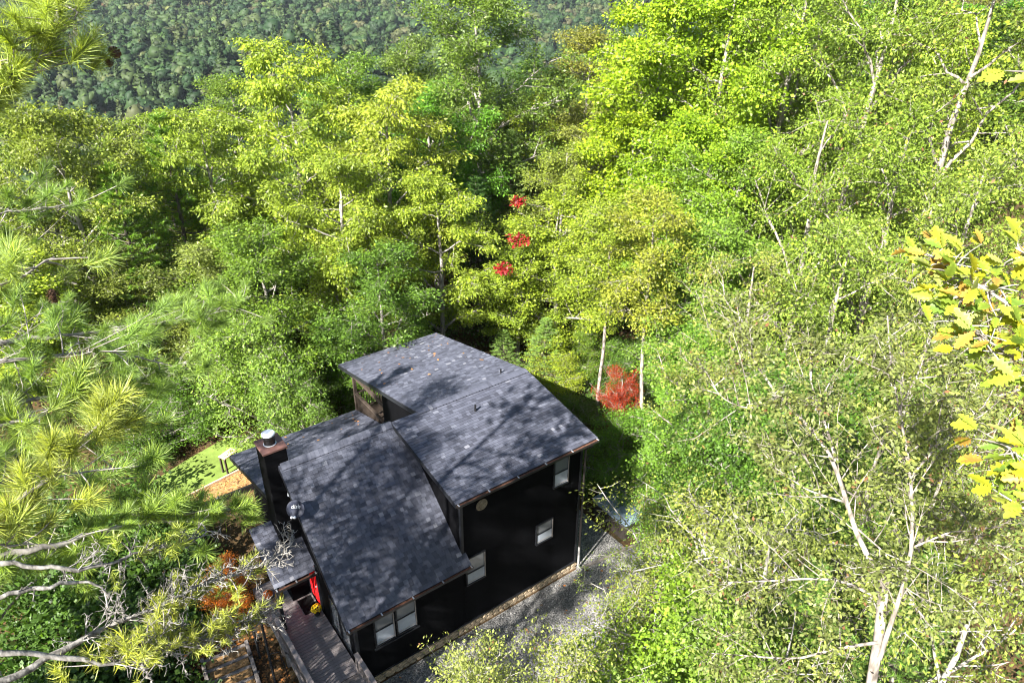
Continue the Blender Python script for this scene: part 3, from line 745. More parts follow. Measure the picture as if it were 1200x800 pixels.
# hot tub with a folding cover
ht = empty('hot_tub', (14.55,-3.15,GZ)); tag(ht, 'hot tub with pale blue grey folding cover under the bushes', 'hot tub')
def rounded(x0,x1,y0,y1,r,cs):
    p = []
    for cx, cy, a0, on in ((x1-r,y1-r,0,cs[0]),(x0+r,y1-r,90,cs[1]),(x0+r,y0+r,180,cs[2]),(x1-r,y0+r,270,cs[3])):
        if on: p += [(cx+r*math.cos(R(a0+q)), cy+r*math.sin(R(a0+q))) for q in range(0,91,15)]
        else: p.append((cx+(r if a0 in (0,270) else -r), cy+(r if a0 in (0,90) else -r)))
    return p
MB().prism(rounded(-1.08,1.08,-1.13,1.13,.25,(1,1,1,1)),'z',0,.84).build('tub_body', M['tub_side'], ht)
MB().prism(rounded(-1.13,1.13,.012,1.18,.28,(1,1,0,0)),'z',.845,.95).build('cover_half', M['tub_cover'], ht, bevel=.02)
MB().prism(rounded(-1.13,1.13,-1.18,-.012,.28,(0,0,1,1)),'z',.845,.95).build('cover_half', M['tub_cover'], ht, bevel=.02)

# ------------------------------------------------------------------ trees
def leaf_quads(c, d, nrm, L, W):
    """folded diamond leaves: c base point, d direction of the midrib, nrm leaf normal"""
    s = np.cross(d, nrm); s /= np.linalg.norm(s, axis=1, keepdims=True)+1e-9
    n2 = np.cross(s, d)
    L = L[:,None]; W = W[:,None]
    mid = c + d*L*.48
    a = mid + s*W*.5 - n2*W*.10; b = mid - s*W*.5 - n2*W*.10; t = c + d*L + n2*L*(-.10)
    v = np.stack([c, a, t, b], 1).reshape(-1, 3)
    i = np.arange(len(c))[:,None]*4
    f = np.concatenate([i+np.array([[0,1,2]]), i+np.array([[0,2,3]])], 1).reshape(-1, 3)
    return v, f

def unitv(a): return a/(np.linalg.norm(a, axis=-1, keepdims=True)+1e-9)

def scatter_leaves(P, Dv, per, rng, size, asp, spread, droop, up, clump_var):
    """leaf sprays round the twig points P; each spray shares a shade"""
    n = len(P); idx = np.repeat(np.arange(n), per); m = len(idx)
    off = rng.normal(0, 1, (m, 3))*np.array([spread*1.1, spread*1.1, spread*.5])
    c = P[idx] + off
    d = unitv(Dv[idx]*.5 + unitv(off)*.7 + rng.normal(0, .45, (m, 3)) + np.array([0, 0, -droop]))
    nr = unitv(rng.normal(0, .55, (m, 3)) + np.array([0, 0, up]))
    L = size*rng.uniform(.5, 1.4, m); W = L*asp*rng.uniform(.8, 1.2, m)
    v, f = leaf_quads(c, d, nr, L, W)
    cv = rng.uniform(0, 1, n)
    var = np.clip(clump_var*cv[idx] + (1-clump_var)*rng.uniform(0, 1, m), 0, 1)
    return v, f, np.repeat(var, 4)

def needle_tris(c, d, L, W, rng):
    s = unitv(np.cross(d, rng.normal(0, 1, d.shape)))
    v = np.stack([c - s*W[:,None]*.5, c + s*W[:,None]*.5, c + d*L[:,None]], 1).reshape(-1, 3)
    return v, (np.arange(len(c))[:,None]*3 + np.arange(3)[None])

def bez(a, b, c, n):
    t = np.linspace(0, 1, n)[:,None]; return (1-t)**2*a + 2*t*(1-t)*b + t*t*c

class Wood:
    def __init__(s): s.v = []; s.f = []; s.n = 0
    def tube(s, p, r, k):
        v, f = tube_np(p, r, k); s.v.append(v); s.f.append(f+s.n); s.n += len(v)
    def mesh(s, name, m): return mesh_np(name, np.concatenate(s.v), np.concatenate(s.f), m, smooth=True)

def broadleaf(name, seed, H=18.0, cb=.30, Rad=4.2, limbs=17, secs=8, ters=5, per=11, size=.17, asp=.55, spread=.24, droop=.15, up=.9,
              bark='bark_grey', leaf='leaf', tm=.62, top=.98, lean=.0, rise=.55, tr=.20, clump_var=.55, irregular=.25, wood_up=0.0):
    rng = np.random.default_rng(seed); w = Wood()
    nz = 9; tz = np.linspace(0, H*.93, nz)
    wob = np.cumsum(rng.normal(0, .10, (nz, 2)), 0); wob[0] = 0
    tp = np.stack([wob[:,0]+lean*tz, wob[:,1], tz], 1)
    trad = tr*(1-tz/(H*.97))**.75 + .02
    w.tube(tp, trad, 8)
    trunk_at = lambda z: np.array([np.interp(z, tz, tp[:,0]), np.interp(z, tz, tp[:,1]), z])
    TP = []; TD = []
    ga = rng.uniform(0, 6.28)
    for i in range(limbs):
        q = (i+.5)/limbs; h = H*(cb + (top-cb)*q); ga += 2.4+rng.normal(0, .3)
        u = (q*(top-cb)+cb-tm)/((top-tm) if q*(top-cb)+cb > tm else (tm-cb)*1.25)
        env = Rad*math.sqrt(max(.04, 1-u*u))*rng.uniform(1-irregular, 1+irregular*.5)
        z0 = max(H*cb*.75, h - env*rise*rng.uniform(.7, 1.5)); z0 = min(z0, H*.9)
        p0 = trunk_at(z0); out = np.array([math.cos(ga), math.sin(ga), 0.0])
        p2 = trunk_at(min(h, H*.93)); p2 = np.array([p2[0], p2[1], h]) + out*env
        p1 = p0 + (p2-p0)*.5 + np.array([0, 0, env*.10]) + rng.normal(0, .25, 3)
        lp = bez(p0, p1, p2, 7) + np.concatenate([np.zeros((1,3)), rng.normal(0, .10, (6,3))])
        Ln = np.linalg.norm(p2-p0); r0 = min(np.interp(z0, tz, trad)*.6, .045+.022*Ln)
        w.tube(lp, r0*(1-np.linspace(0, 1, 7)*.82), 6)
        for k in range(secs):
            s = .25+.75*(k+rng.random())/secs; fi = s*6; a = int(min(fi, 5)); pb = lp[a]+(lp[a+1]-lp[a])*(fi-a)
            ld = unitv(lp[a+1]-lp[a]); sd_ = unitv(ld*.55 + unitv(rng.normal(0, 1, 3)*np.array([1, 1, .6]))*.9 + np.array([0, 0, .08+wood_up]))
            sl = Ln*rng.uniform(.22, .42)*(1.05-.45*s)+.35
            e = pb+sd_*sl; sp = bez(pb, pb+sd_*sl*.5+rng.normal(0, .08, 3), e, 4)
            w.tube(sp, r0*.33*np.array([1, .75, .5, .25])+.004, 4)
            for j in range(ters):
                t = .3+.7*(j+rng.random())/ters; g = t*3; b_ = int(min(g, 2)); pt = sp[b_]+(sp[b_+1]-sp[b_])*(g-b_)
                td = unitv(sd_*.5 + unitv(rng.normal(0, 1, 3)*np.array([1, 1, .55]))*.9 + np.array([0, 0, .06-droop*.5])); tl = rng.uniform(.3, .75)
                w.tube(np.array([pt, pt+td*tl*.5+rng.normal(0,.03,3), pt+td*tl]), [.011, .008, .004], 3)
                TP += [pt+td*tl*.45, pt+td*tl*.85, pt+td*tl*1.1]; TD += [td]*3
    TP = np.array(TP); TD = np.array(TD)
    v, f, var = scatter_leaves(TP, TD, per, rng, size, asp, spread, droop, up, clump_var)
    return dict(trunk=w.mesh(name+'_trunk', M[bark]), crown=mesh_np(name+'_crown', v, f, M[leaf], var), H=H, R=Rad)

def pine(name, seed, H=18.0, cb=.25, Rad=3.2, whorls=24, per_whorl=6, tufts=10, needles=24, nl=.24, nw=.034, bark='bark_dark', up=.25, layered=.35):
    rng = np.random.default_rng(seed); w = Wood()
    tz = np.linspace(0, H*.98, 9); wob = np.cumsum(rng.normal(0, .05, (9, 2)), 0); wob[0] = 0
    tp = np.stack([wob[:,0], wob[:,1], tz], 1); trad = .19*(1-tz/H)**.8+.015; w.tube(tp, trad, 8)
    TP = []; TD = []
    for i in range(whorls):
        q = (i+.3)/whorls; z = H*(cb+(1-cb)*q); ph = rng.uniform(0, 6.28)
        env = Rad*(1-q)**.75*rng.uniform(.75, 1.1)+.25
        for k in range(per_whorl):
            a = ph+6.28*k/per_whorl+rng.normal(0, .2); Lb = env*rng.uniform(.65, 1.1)
            p0 = np.array([np.interp(z, tz, tp[:,0]), np.interp(z, tz, tp[:,1]), z]); o = np.array([math.cos(a), math.sin(a), 0])
            p2 = p0+o*Lb+np.array([0, 0, Lb*(up+.3*q)]); lp = bez(p0, p0+o*Lb*.55+np.array([0, 0, -.02]), p2, 5)
            w.tube(lp, (.012+.012*Lb)*np.array([1, .8, .6, .4, .2]), 4)
            sd_ = np.cross(o, [0, 0, 1.0])
            for j in range(tufts):
                s = .25+.75*(j+rng.random())/tufts; g = s*4; b_ = int(min(g, 3)); pt = lp[b_]+(lp[b_+1]-lp[b_])*(g-b_)
                side = rng.choice([-1, 1])*rng.uniform(.05, .45)*Lb*(1.15-s)
                td = unitv(o*.6+sd_*side+np.array([0, 0, rng.uniform(.1, layered)+.1])); e = pt+sd_*side+o*abs(side)*.7+np.array([0, 0, rng.uniform(0, .15)])
                w.tube(np.array([pt, e]), [.008, .004], 3); TP.append(e); TD.append(td)
    TP.append(np.array([tp[-1,0], tp[-1,1], H])); TD.append(np.array([0, 0, 1.0]))
    TP = np.array(TP); TD = np.array(TD); n = len(TP); idx = np.repeat(np.arange(n), needles); m = len(idx)
    d = unitv(TD[idx]*.75 + rng.normal(0, .62, (m, 3)) + np.array([0, 0, .12]))
    c = TP[idx] - TD[idx]*rng.uniform(0, .28, (m, 1))
    v, f = needle_tris(c, d, nl*rng.uniform(.7, 1.15, m), np.full(m, nw), rng)
    cv = rng.uniform(0, 1, n); var = np.clip(.5*cv[idx]+.5*rng.uniform(0, 1, m), 0, 1)
    return dict(trunk=w.mesh(name+'_trunk', M[bark]), crown=mesh_np(name+'_crown', v, f, M['needle'], np.repeat(var, 3)), H=H, R=Rad)

PROTO = {
 'oak':     broadleaf('oak', 21, limbs=20, per=18, spread=.27, size=0.169, Rad=4.4),
 'oak2':    broadleaf('oak2', 22, limbs=19, per=18, spread=.27, size=0.169, Rad=4.6, irregular=.35, cb=.22, tm=.55),
 'hickory': broadleaf('hickory', 23, limbs=18, per=20, spread=.22, size=0.195, asp=.42, droop=.6, up=.6, Rad=4.0, clump_var=.65),
 'hickory2':broadleaf('hickory2', 24, limbs=18, per=20, spread=.22, size=0.186, asp=.42, droop=.5, up=.6, Rad=4.2, cb=.35, irregular=.35),
 'maple':   broadleaf('maple', 25, limbs=20, per=18, spread=.25, size=0.160, asp=.75, droop=.2, Rad=3.9, rise=.35),
 'maple2':  broadleaf('maple2', 26, limbs=18, per=18, spread=.25, size=0.160, asp=.75, droop=.2, Rad=4.2, cb=.2, tm=.5, rise=.4),
 'pale':    broadleaf('pale', 27, limbs=17, secs=8, ters=5, per=16, spread=.26, size=0.151, asp=.5, Rad=4.3, bark='bark_white', leaf='leaf_gloss', tr=.24, rise=.8, irregular=.3),
 'pale2':   broadleaf('pale2', 28, limbs=16, secs=8, ters=5, per=16, spread=.25, size=0.142, asp=.5, Rad=4.6, bark='bark_white', leaf='leaf_gloss', tr=.24, rise=.9, irregular=.35, cb=.25),
 'sparse':  broadleaf('sparse', 29, limbs=15, secs=8, ters=5, per=12, spread=.20, size=0.129, asp=.45, Rad=4.4, bark='bark_white', leaf='leaf_gloss', tr=.2, rise=1.0, irregular=.4, droop=.35),
 'slim':    broadleaf('slim', 30, H=18, limbs=12, secs=6, ters=5, per=16, spread=.22, size=0.151, Rad=2.0, bark='bark_white', cb=.55, tm=.78, tr=.115, rise=.5),
 'shrub':   broadleaf('shrub', 31, H=6, limbs=16, secs=7, ters=5, per=18, spread=.17, size=0.097, asp=.6, Rad=2.4, cb=.12, tm=.5, tr=.09, rise=.8, irregular=.35),
 'shrub2':  broadleaf('shrub2', 32, H=6, limbs=14, secs=7, ters=6, per=16, spread=.15, size=0.097, asp=.6, Rad=2.2, cb=.1, tm=.45, tr=.07, rise=1.0, leaf='leaf_gloss', irregular=.4),
 'fore':    broadleaf('fore', 33, H=11, limbs=16, secs=7, ters=6, per=13, spread=.15, size=0.102, asp=.48, Rad=2.3, cb=.4, tm=.7, bark='bark_pale', leaf='leaf_gloss', tr=.12, rise=1.0, irregular=.4, droop=.1, wood_up=.25),
 'fore2':   broadleaf('fore2', 34, H=11, limbs=17, secs=7, ters=6, per=18, spread=.17, size=0.107, asp=.65, Rad=2.4, cb=.3, tm=.62, tr=.12, rise=.7, irregular=.35, droop=.2),
 'fore3':   broadleaf('fore3', 35, H=11, limbs=15, secs=7, ters=5, per=12, spread=.16, size=0.097, asp=.45, Rad=2.6, cb=.3, tm=.62, bark='bark_pale', leaf='leaf_gloss', tr=.13, rise=1.0, irregular=.45, droop=.3),
 'pine':    pine('pine', 41), 'pine2': pine('pine2', 42, H=18, Rad=3.6, whorls=20, tufts=11, cb=.2),
}

TINT = np.array([1.60, 1.74, 0.90])
def tree(name, proto, x, y, H, rad, col, label, rz=None, group=None, cat='tree', dz=0.0):
    p = PROTO[proto]; z = float(ground_z(x, y)) - .1 + dz
    e = empty(name, (x, y, z), rz if rz is not None else random.uniform(0, 6.28)); tag(e, label, cat, group)
    e.scale = (rad/p['R'], rad/p['R'], H/p['H'])
    t = link(bpy.data.objects.new('trunk', p['trunk']), e)
    c = link(bpy.data.objects.new('crown', p['crown']), e); c.color = (*(np.array(col)*TINT), 1)
    return e

def tree_top(name, proto, px, py, D, rad, col, label, group=None, rz=None, cat='tree'):
    """place a tree so that its tip stands D metres from the drone on the ray through (px, py)"""
    t = pix(px, py, D); g = float(ground_z(t[0], t[1]))
    return tree(name, proto, float(t[0]), float(t[1]), max(1.5, float(t[2])-g), rad, col, label, rz, group, cat)

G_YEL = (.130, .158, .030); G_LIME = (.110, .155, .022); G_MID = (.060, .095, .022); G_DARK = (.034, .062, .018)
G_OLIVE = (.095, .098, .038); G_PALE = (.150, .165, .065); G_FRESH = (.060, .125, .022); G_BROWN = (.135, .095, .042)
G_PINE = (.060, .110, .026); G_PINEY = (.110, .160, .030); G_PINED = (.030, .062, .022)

T = [
 # name, proto, px, py, D, radius, colour, label
 ('hickory_tree','hickory',330,42,47,4.6,G_YEL,'tall yellow green hickory rising against the far hillside'),
 ('hickory_tree','hickory2',235,118,45,4.0,(.115,.142,.032),'yellow green tree at the edge of the valley gap'),
 ('hickory_tree','hickory',455,92,44,4.4,(.142,.158,.035),'golden green hickory directly behind the house, left of the dark oak'),
 ('oak_tree','oak2',400,60,58,5.0,G_MID,'mid green oak half hidden behind the tall yellow hickory'),
 ('oak_tree','oak',552,-22,54,5.6,(.062,.088,.026),'large dark green oak touching the top edge of the photo'),
 ('oak_tree','oak2',470,38,62,5.0,(.062,.085,.03),'green oak crown left of the largest dark oak'),
 ('oak_tree','oak2',692,22,60,4.6,(.105,.100,.036),'olive brown oak standing out below the distant ridge'),
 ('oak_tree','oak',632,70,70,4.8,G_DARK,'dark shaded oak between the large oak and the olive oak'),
 ('maple_tree','maple',790,-35,50,4.8,(.135,.175,.018),'bright lime maple cutting into the ridge line'),
 ('maple_tree','maple2',745,120,47,4.2,(.14,.175,.018),'lime green maple below the olive oak'),
 ('maple_tree','maple',862,-60,48,4.8,(.12,.165,.02),'yellow green maple at the top of the photo beside the lime maple'),
 ('white_oak','pale',948,-75,46,5.0,(.105,.14,.03),'leafy white barked tree at the top edge, first from the lime maples'),
 ('white_oak','pale2',1062,-95,42,5.0,(.098,.13,.034),'white branched tree at the top edge, middle of the pale barked row'),
 ('white_oak','pale',1175,-85,38,4.8,(.10,.125,.035),'white branched tree in the top right corner'),
 ('oak_tree','oak2',108,138,50,4.0,(.10,.115,.035),'olive green oak left of the pine in front of the valley gap'),
 ('hickory_tree','hickory2',168,122,52,3.6,(.105,.135,.03),'yellow green crown behind the pine in front of the valley gap'),
 ('oak_tree','oak',18,128,48,4.0,(.085,.11,.03),'green oak at the left edge below the near pine twigs'),
 ('oak_tree','oak2',265,78,60,4.2,(.07,.10,.028),'green oak filling the notch left of the tall yellow hickory'),
 # second row
 ('hickory_tree','hickory2',385,165,40,3.8,(.115,.14,.028),'green hickory with dark trunk just behind the chimney side of the house'),
 ('oak_tree','oak2',300,255,38,3.9,(.07,.105,.024),'green oak behind the bushy tree by the putting green'),
 ('hickory_tree','hickory',505,195,41,3.4,(.128,.155,.03),'drooping yellow green hickory over the back porch roof'),
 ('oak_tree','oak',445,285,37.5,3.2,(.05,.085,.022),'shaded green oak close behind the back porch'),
 ('pine_tree','pine2',598,150,52,2.4,(.09,.13,.06),'pale blue green pine between the dark oak and the olive oak'),
 ('oak_tree','oak2',660,160,48,3.6,(.105,.12,.036),'olive yellow oak above the red leaved maple'),
 ('maple_tree','maple2',655,225,41.5,3.6,(.125,.15,.026),'yellow green maple with a few red sprays, behind the roof peak'),
 ('maple_tree','maple',610,262,43,2.8,(.115,.145,.03),'small yellow green maple at the end of the back porch roof'),
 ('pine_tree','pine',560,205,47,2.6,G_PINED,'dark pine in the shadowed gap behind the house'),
 ('maple_tree','maple',815,130,43,4.0,(.12,.17,.02),'lime green maple in the second row, above the white trunks'),
 ('oak_tree','oak',880,150,41,4.0,(.085,.13,.026),'fresh green oak left of the white branched trees'),
 ('oak_tree','oak2',818,262,41,3.2,(.08,.13,.03),'deep green tree just right of the slender white trunks'),
 ('oak_tree','oak',845,255,35,3.2,(.085,.13,.034),'green tree in the middle of the right hand slope'),
 ('maple_tree','maple2',812,372,35,2.5,(.07,.125,.03),'dense green leafy tree right of the red bush'),
 ('maple_tree','maple2',850,400,29,2.8,(.075,.125,.03),'leafy green tree above the olive shrubs right of the house'),
 ('white_oak','pale2',985,105,36,4.2,(.10,.135,.032),'tree with bright forked white limbs in the upper right'),
 ('white_oak','pale',1085,120,33,4.0,(.098,.13,.034),'white limbed tree behind the large yellow oak leaves'),
 ('white_oak','pale2',1165,150,30,3.8,(.105,.13,.04),'pale limbed tree at the right edge above the oak spray'),
 ('white_oak','sparse',905,275,27,3.4,(.12,.128,.05),'thin olive leaved tree with brown tinted tips'),
 ('white_oak','pale',1010,255,27,3.4,(.10,.13,.04),'grey green tree above the bare forked trunk'),
 ('white_oak','sparse',1110,300,24,3.2,(.115,.125,.048),'thin leaved tree behind the forked trunk and oak spray'),
 ('oak_tree','oak2',880,465,25,2.8,(.05,.09,.022),'green understorey tree below the thin olive tree'),
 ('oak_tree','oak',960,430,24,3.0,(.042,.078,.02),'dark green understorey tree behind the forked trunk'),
 ('white_oak','pale2',1060,470,22,3.0,(.06,.09,.027),'green tree filling the slope right of the forked trunk'),
 ('white_oak','sparse',1150,480,20,2.8,(.105,.118,.046),'thin leaved tree below the big yellow oak leaves'),
 # right foreground
 ('shrub_tree','fore3',825,575,22,2.9,(0.115,0.123,0.049),'pale olive tree at the end of the gravel drive'),
 ('shrub_tree','fore3',778,625,24,1.7,(0.098,0.123,0.041),'pale leaved bush overhanging the gravel near the hot tub'),
 ('shrub_tree','fore2',812,712,19.5,2.2,(0.090,0.135,0.021),'bright green bushy tree beside the gravel drive'),
 ('shrub_tree','fore3',905,600,19,2.8,(0.107,0.119,0.049),'olive leaved tree left of the forked pale trunk'),
 ('pine_tree','pine2',960,655,19,2.2,(0.070,0.115,0.041),'soft green pine below the forked pale trunk'),
 ('pine_tree','pine',1110,650,18,2.2,(0.061,0.102,0.037),'soft green pine in the lower right corner'),
 ('shrub_tree','fore3',1160,640,16,2.6,(0.102,0.115,0.045),'thin leaved tree at the right edge below the oak leaves'),
 ('shrub_tree','fore2',850,735,17,2.3,(0.086,0.123,0.033),'green leafy tree along the bottom edge, right of the drive'),
 ('shrub_tree','fore',572,768,17.0,1.5,(0.127,0.135,0.066),'silvery olive tree top in front of the gravel, nearest the deck'),
 ('shrub_tree','fore',655,774,17.4,1.6,(0.123,0.131,0.061),'silvery olive tree top in the middle of the gravel edge'),
 # house sides
 ('bushy_tree','shrub',298,372,39,2.9,(.105,.15,.05),'pale green bushy tree by the putting green'),
 ('bushy_tree','shrub',345,420,38.5,2.0,(.075,.12,.035),'smaller green bush between the pale bushy tree and the low roof'),
 ('bushy_tree','shrub',402,372,41,2.4,(.05,.10,.02),'dark green bush behind the low porch roof'),
 ('pine_tree','pine',640,372,42,1.7,(.10,.15,.06),'small pale green pine behind the roof peak'),
 ('pine_tree','pine2',590,385,43,1.6,(.085,.13,.05),'small soft pine beside the rear roof edge'),
 ('bushy_tree','shrub',800,520,31,1.9,(.075,.13,.03),'green bush right of the slender white trunk'),
 ('bushy_tree','shrub2',650,405,43,1.9,(.14,.16,.03),'yellow green bush left of the two slender trunks'),
 # left
 ('pine_tree','pine2',185,128,45,3.4,(.066,.115,.022),'dark green pine in front of the valley gap'),
 ('pine_tree','pine',122,190,43,3.4,(.07,.12,.024),'soft dark pine on the left below the valley gap'),
 ('oak_tree','oak',45,120,44,4.0,(.10,.115,.034),'olive oak on the left edge below the far hills'),
 ('oak_tree','oak2',150,290,44,3.4,(.092,.104,.036),'olive oak between the pines on the left'),
 ('oak_tree','oak',228,285,43,3.2,(.10,.115,.05),'grey green tree left of the green oak'),
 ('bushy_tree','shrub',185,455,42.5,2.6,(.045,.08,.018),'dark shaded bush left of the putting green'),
]
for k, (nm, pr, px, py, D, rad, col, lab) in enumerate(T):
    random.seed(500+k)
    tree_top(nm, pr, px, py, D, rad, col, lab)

tree('birch_tree', 'slim', 18.7, -.1, 14.6, 1.9, (.135, .138, .036), 'slender white trunked tree with orange tinged leaves', rz=.4)
tree('birch_tree', 'slim', 18.9, 3.6, 13.6, 1.7, (.12, .145, .028), 'slender pale trunked tree left of the orange tinged one', rz=2.4)
tree('bushy_tree', 'shrub', 15.9, -5.0, 2.9, 1.5, (.075, .12, .03), 'low green bush spilling over the right end of the hot tub', rz=2.1)
tree('bushy_tree', 'shrub', 15.5, -1.5, 4.0, 2.2, (.06, .11, .022), 'dark green bush beside the hot tub', rz=.7)
tree('bushy_tree', 'shrub', 21.2, 3.4, 4.2, 2.0, (.045, .08, .02), 'shaded green bush behind the red maple', rz=1.7)
tree('bushy_tree', 'shrub', 16.4, 3.2, 2.4, 1.5, (.035, .065, .016), 'low dark bush between the right gable and the slender trunks', rz=.2)
tree('bushy_tree', 'shrub2', 20.8, 6.6, 4.0, 1.8, (.06, .09, .02), 'green bush behind the dead branches beyond the gable', rz=3.0)
# red bush and the red sprays
rb = tree('red_bush', 'shrub2', 18.4, 1.4, 4.5, 1.1, (.125, .014, .007), 'small bright red maple beside the slender trunks', rz=1.0)
for c in rb.children:
    if c.name.startswith('crown'):
        c.data = c.data.copy(); c.data.materials[0] = M['red_leaf']

mt = [o for o in scene.objects if o.get('label', '').startswith('yellow green maple with a few red')][0]
bpy.context.view_layer.update()
rr5 = np.random.default_rng(55)
for k, (px, py, D, rad) in enumerate(((608,281,40.7,.40),(590,314,40.5,.42),(607,236,41.1,.24))):
    c0 = pix(px, py, D); q = c0+rr5.normal(0, rad*.45, (34, 3))*np.array([1, 1, .6])
    v, f, var = scatter_leaves(q, unitv(q-c0+np.array([0, 0, .1])), 7, rr5, .17, .7, .10, .2, .8, .5)
    o = link(bpy.data.objects.new('red_spray', mesh_np('red_spray', v, f, M['red_leaf'], var)), mt); o.matrix_parent_inverse = mt.matrix_world.inverted()
    o.color = (.20, .016, .015, 1); o['kind'] = 'stuff'; o['label'] = 'spray of red leaves on the yellow green maple'
# ---- branch growth on hand laid spines (forked tree, near pine)
def resample(pts, n):
    pts = np.asarray(pts, float); seg = np.r_[0, np.cumsum(np.linalg.norm(np.diff(pts, axis=0), axis=1))]
    t = np.linspace(0, seg[-1], n)
    # smooth through Catmull-like averaging of the linear resample
    q = np.stack([np.interp(t, seg, pts[:,k]) for k in range(3)], 1)
    q[1:-1] = .25*q[:-2]+.5*q[1:-1]+.25*q[2:]
    return q

def sprays(spine, w, rng, n, length, ters, s0=.2, r=.009, up=.2):
    TP = []; TD = []
    m = len(spine)-1
    for k in range(n):
        s = s0+(1-s0)*(k+rng.random())/n; g = s*m; a = int(min(g, m-1)); pb = spine[a]+(spine[a+1]-spine[a])*(g-a)
        ld = unitv(spine[a+1]-spine[a]); d = unitv(ld*.6+unitv(rng.normal(0, 1, 3))*.9+np.array([0, 0, up]))
        L = length*rng.uniform(.5, 1.2)*(1.1-.5*s); sp = bez(pb, pb+d*L*.5+rng.normal(0, L*.08, 3), pb+d*L, 5)
        w.tube(sp, r*np.array([1, .8, .6, .4, .2])+.002, 4)
        for j in range(ters):
            t = .25+.75*(j+rng.random())/ters; q = t*4; b_ = int(min(q, 3)); pt = sp[b_]+(sp[b_+1]-sp[b_])*(q-b_)
            td = unitv(d*.5+unitv(rng.normal(0, 1, 3))*.8+np.array([0, 0, .1])); tl = L*rng.uniform(.15, .4)
            w.tube(np.array([pt, pt+td*tl*.5+rng.normal(0, .02, 3), pt+td*tl]), [.006, .004, .002], 3)
            TP += [pt+td*tl*.5, pt+td*tl]; TD += [td]*2
    return TP, TD

def px_line(pts): return np.array([pix(*p) for p in pts])

rng = np.random.default_rng(77)
forked = empty('forked_tree', (0,0,0))
tag(forked, 'tall sparse tree with pale forked trunk at lower right', 'tree')
w = Wood(); TP = []; TD = []
tb = pix(1028, 800, 13.4); gb_ = np.array([tb[0]+.15, tb[1]-.2, float(ground_z(tb[0], tb[1]))-.1])
trunk_path = np.vstack([gb_, .5*(gb_+tb)+np.array([.1,.05,0]), px_line([(1028,800,13.4),(1030,745,12.95),(1032,700,12.6),(1037,678,12.4)])])
w.tube(resample(trunk_path, 16), np.linspace(.125,.07,16), 10)
SP = [([(1037,680,12.4),(1015,655,12.3),(1003,622,12.1),(992,591,12),(978,535,11.9),(945,493,11.8),(911,466,11.8),(878,415,11.9),(862,380,12)], .085),
      ([(980,540,11.9),(972,512,11.8),(959,473,11.7),(948,445,11.7),(952,405,11.8)], .05),
      ([(1031,770,13.1),(1050,712,12.5),(1070,655,12.1),(1070,591,11.9),(1065,530,11.7),(1053,480,11.6),(1041,412,11.7),(1040,370,11.9)], .075),
      ([(1032,702,12.6),(989,679,12.4),(949,677,12.3),(890,681,12.3),(834,682,12.5)], .045),
      ([(1030,752,12.95),(976,760,12.7),(935,773,12.7),(880,768,12.7),(834,765,12.9)], .05),
      ([(990,588,12),(945,574,12.1),(915,552,12.2),(891,537,12.3)], .035),
      ([(1066,560,11.8),(1100,520,12),(1135,490,12.3),(1160,470,12.5)], .04),
      ([(1053,480,11.6),(1075,440,11.7),(1090,400,11.9)], .03),
      ([(1000,615,12.1),(1040,650,12.2),(1060,690,12.3),(1095,720,12.5)], .03),
      ([(1072,640,12.1),(1120,620,12.3),(1170,640,12.6)], .03),
      ([(911,466,11.8),(880,480,11.9),(850,470,12.1),(825,440,12.3)], .03)]
for pts, r0 in SP:
    s_ = resample(px_line(pts), 12); w.tube(s_, r0*.52*(1-np.linspace(0, 1, 12)*.75), 7)
    L = np.linalg.norm(s_[-1]-s_[0]); a, b = sprays(s_, w, rng, int(5+L*3.6), 1.15, 7, s0=.15); TP += a; TD += b
link(bpy.data.objects.new('trunk', w.mesh('forked_trunk', M['bark_white'])), forked)
v, f, var = scatter_leaves(np.array(TP), np.array(TD), 11, rng, .074, .48, .09, .25, .8, .6)
c = link(bpy.data.objects.new('crown', mesh_np('forked_crown', v, f, M['leaf_gloss'], var)), forked); c.color = (.145, .17, .05, 1)

# ---- near pine on the left: trunk just outside the picture, limbs and needle tufts reaching in
def tuft_mesh(i, n=240, L=.19, w_=.0046, spread=1.0):
    r = np.random.default_rng(900+i); d = unitv(r.normal(0, .60*spread, (n, 3))+np.array([0, 0, .85])); d[:,2] -= .08
    d = unitv(d); c = np.stack([np.zeros(n), np.zeros(n), r.uniform(-.20, .03, n)], 1)
    l = L*r.uniform(.75, 1.12, n)
    # each needle bends a little: two segments
    s = unitv(np.cross(d, r.normal(0, 1, (n, 3)))); m = c+d*l[:,None]*.55+np.array([0,0,-.006]); t = c+d*l[:,None]+r.normal(0, .012, (n, 3))
    v = np.stack([c-s*w_*.5, c+s*w_*.5, m+s*w_*.5, m-s*w_*.5, t], 1).reshape(-1, 3)
    k = np.arange(n)*5
    f = [(a, a+1, a+2, a+3) for a in k] + [(a+3, a+2, a+4) for a in k]
    return mesh_np('needle_tuft', v, f, M['needle'], np.repeat(r.uniform(.15, 1, n), 5))
TM = [tuft_mesh(i) for i in range(6)]
TS = [tuft_mesh(20+i, 100, .125, .0055) for i in range(4)]
near_pine = empty('near_pine', (0,0,0)); tag(near_pine, 'near pine with long needle tufts and bleached branches reaching in from the left', 'pine tree')
tpos = pix(-330, 560, 9.0)
w = Wood(); gz0 = float(ground_z(tpos[0], tpos[1]))
tr_ = np.array([(tpos[0]+.1*math.sin(q*2), tpos[1]+.1*math.cos(q*3), gz0-.1+q*(20.5-gz0)) for q in np.linspace(0, 1, 12)])
w.tube(tr_, .27*(1-np.linspace(0, 1, 12)*.85), 10)
link(bpy.data.objects.new('trunk', w.mesh('near_pine_trunk', M['bark_grey'])), near_pine)
side_pine = empty('side_pine', (0,0,0)); tag(side_pine, 'second pine on the left with softer needle tufts behind the near pine', 'pine tree')
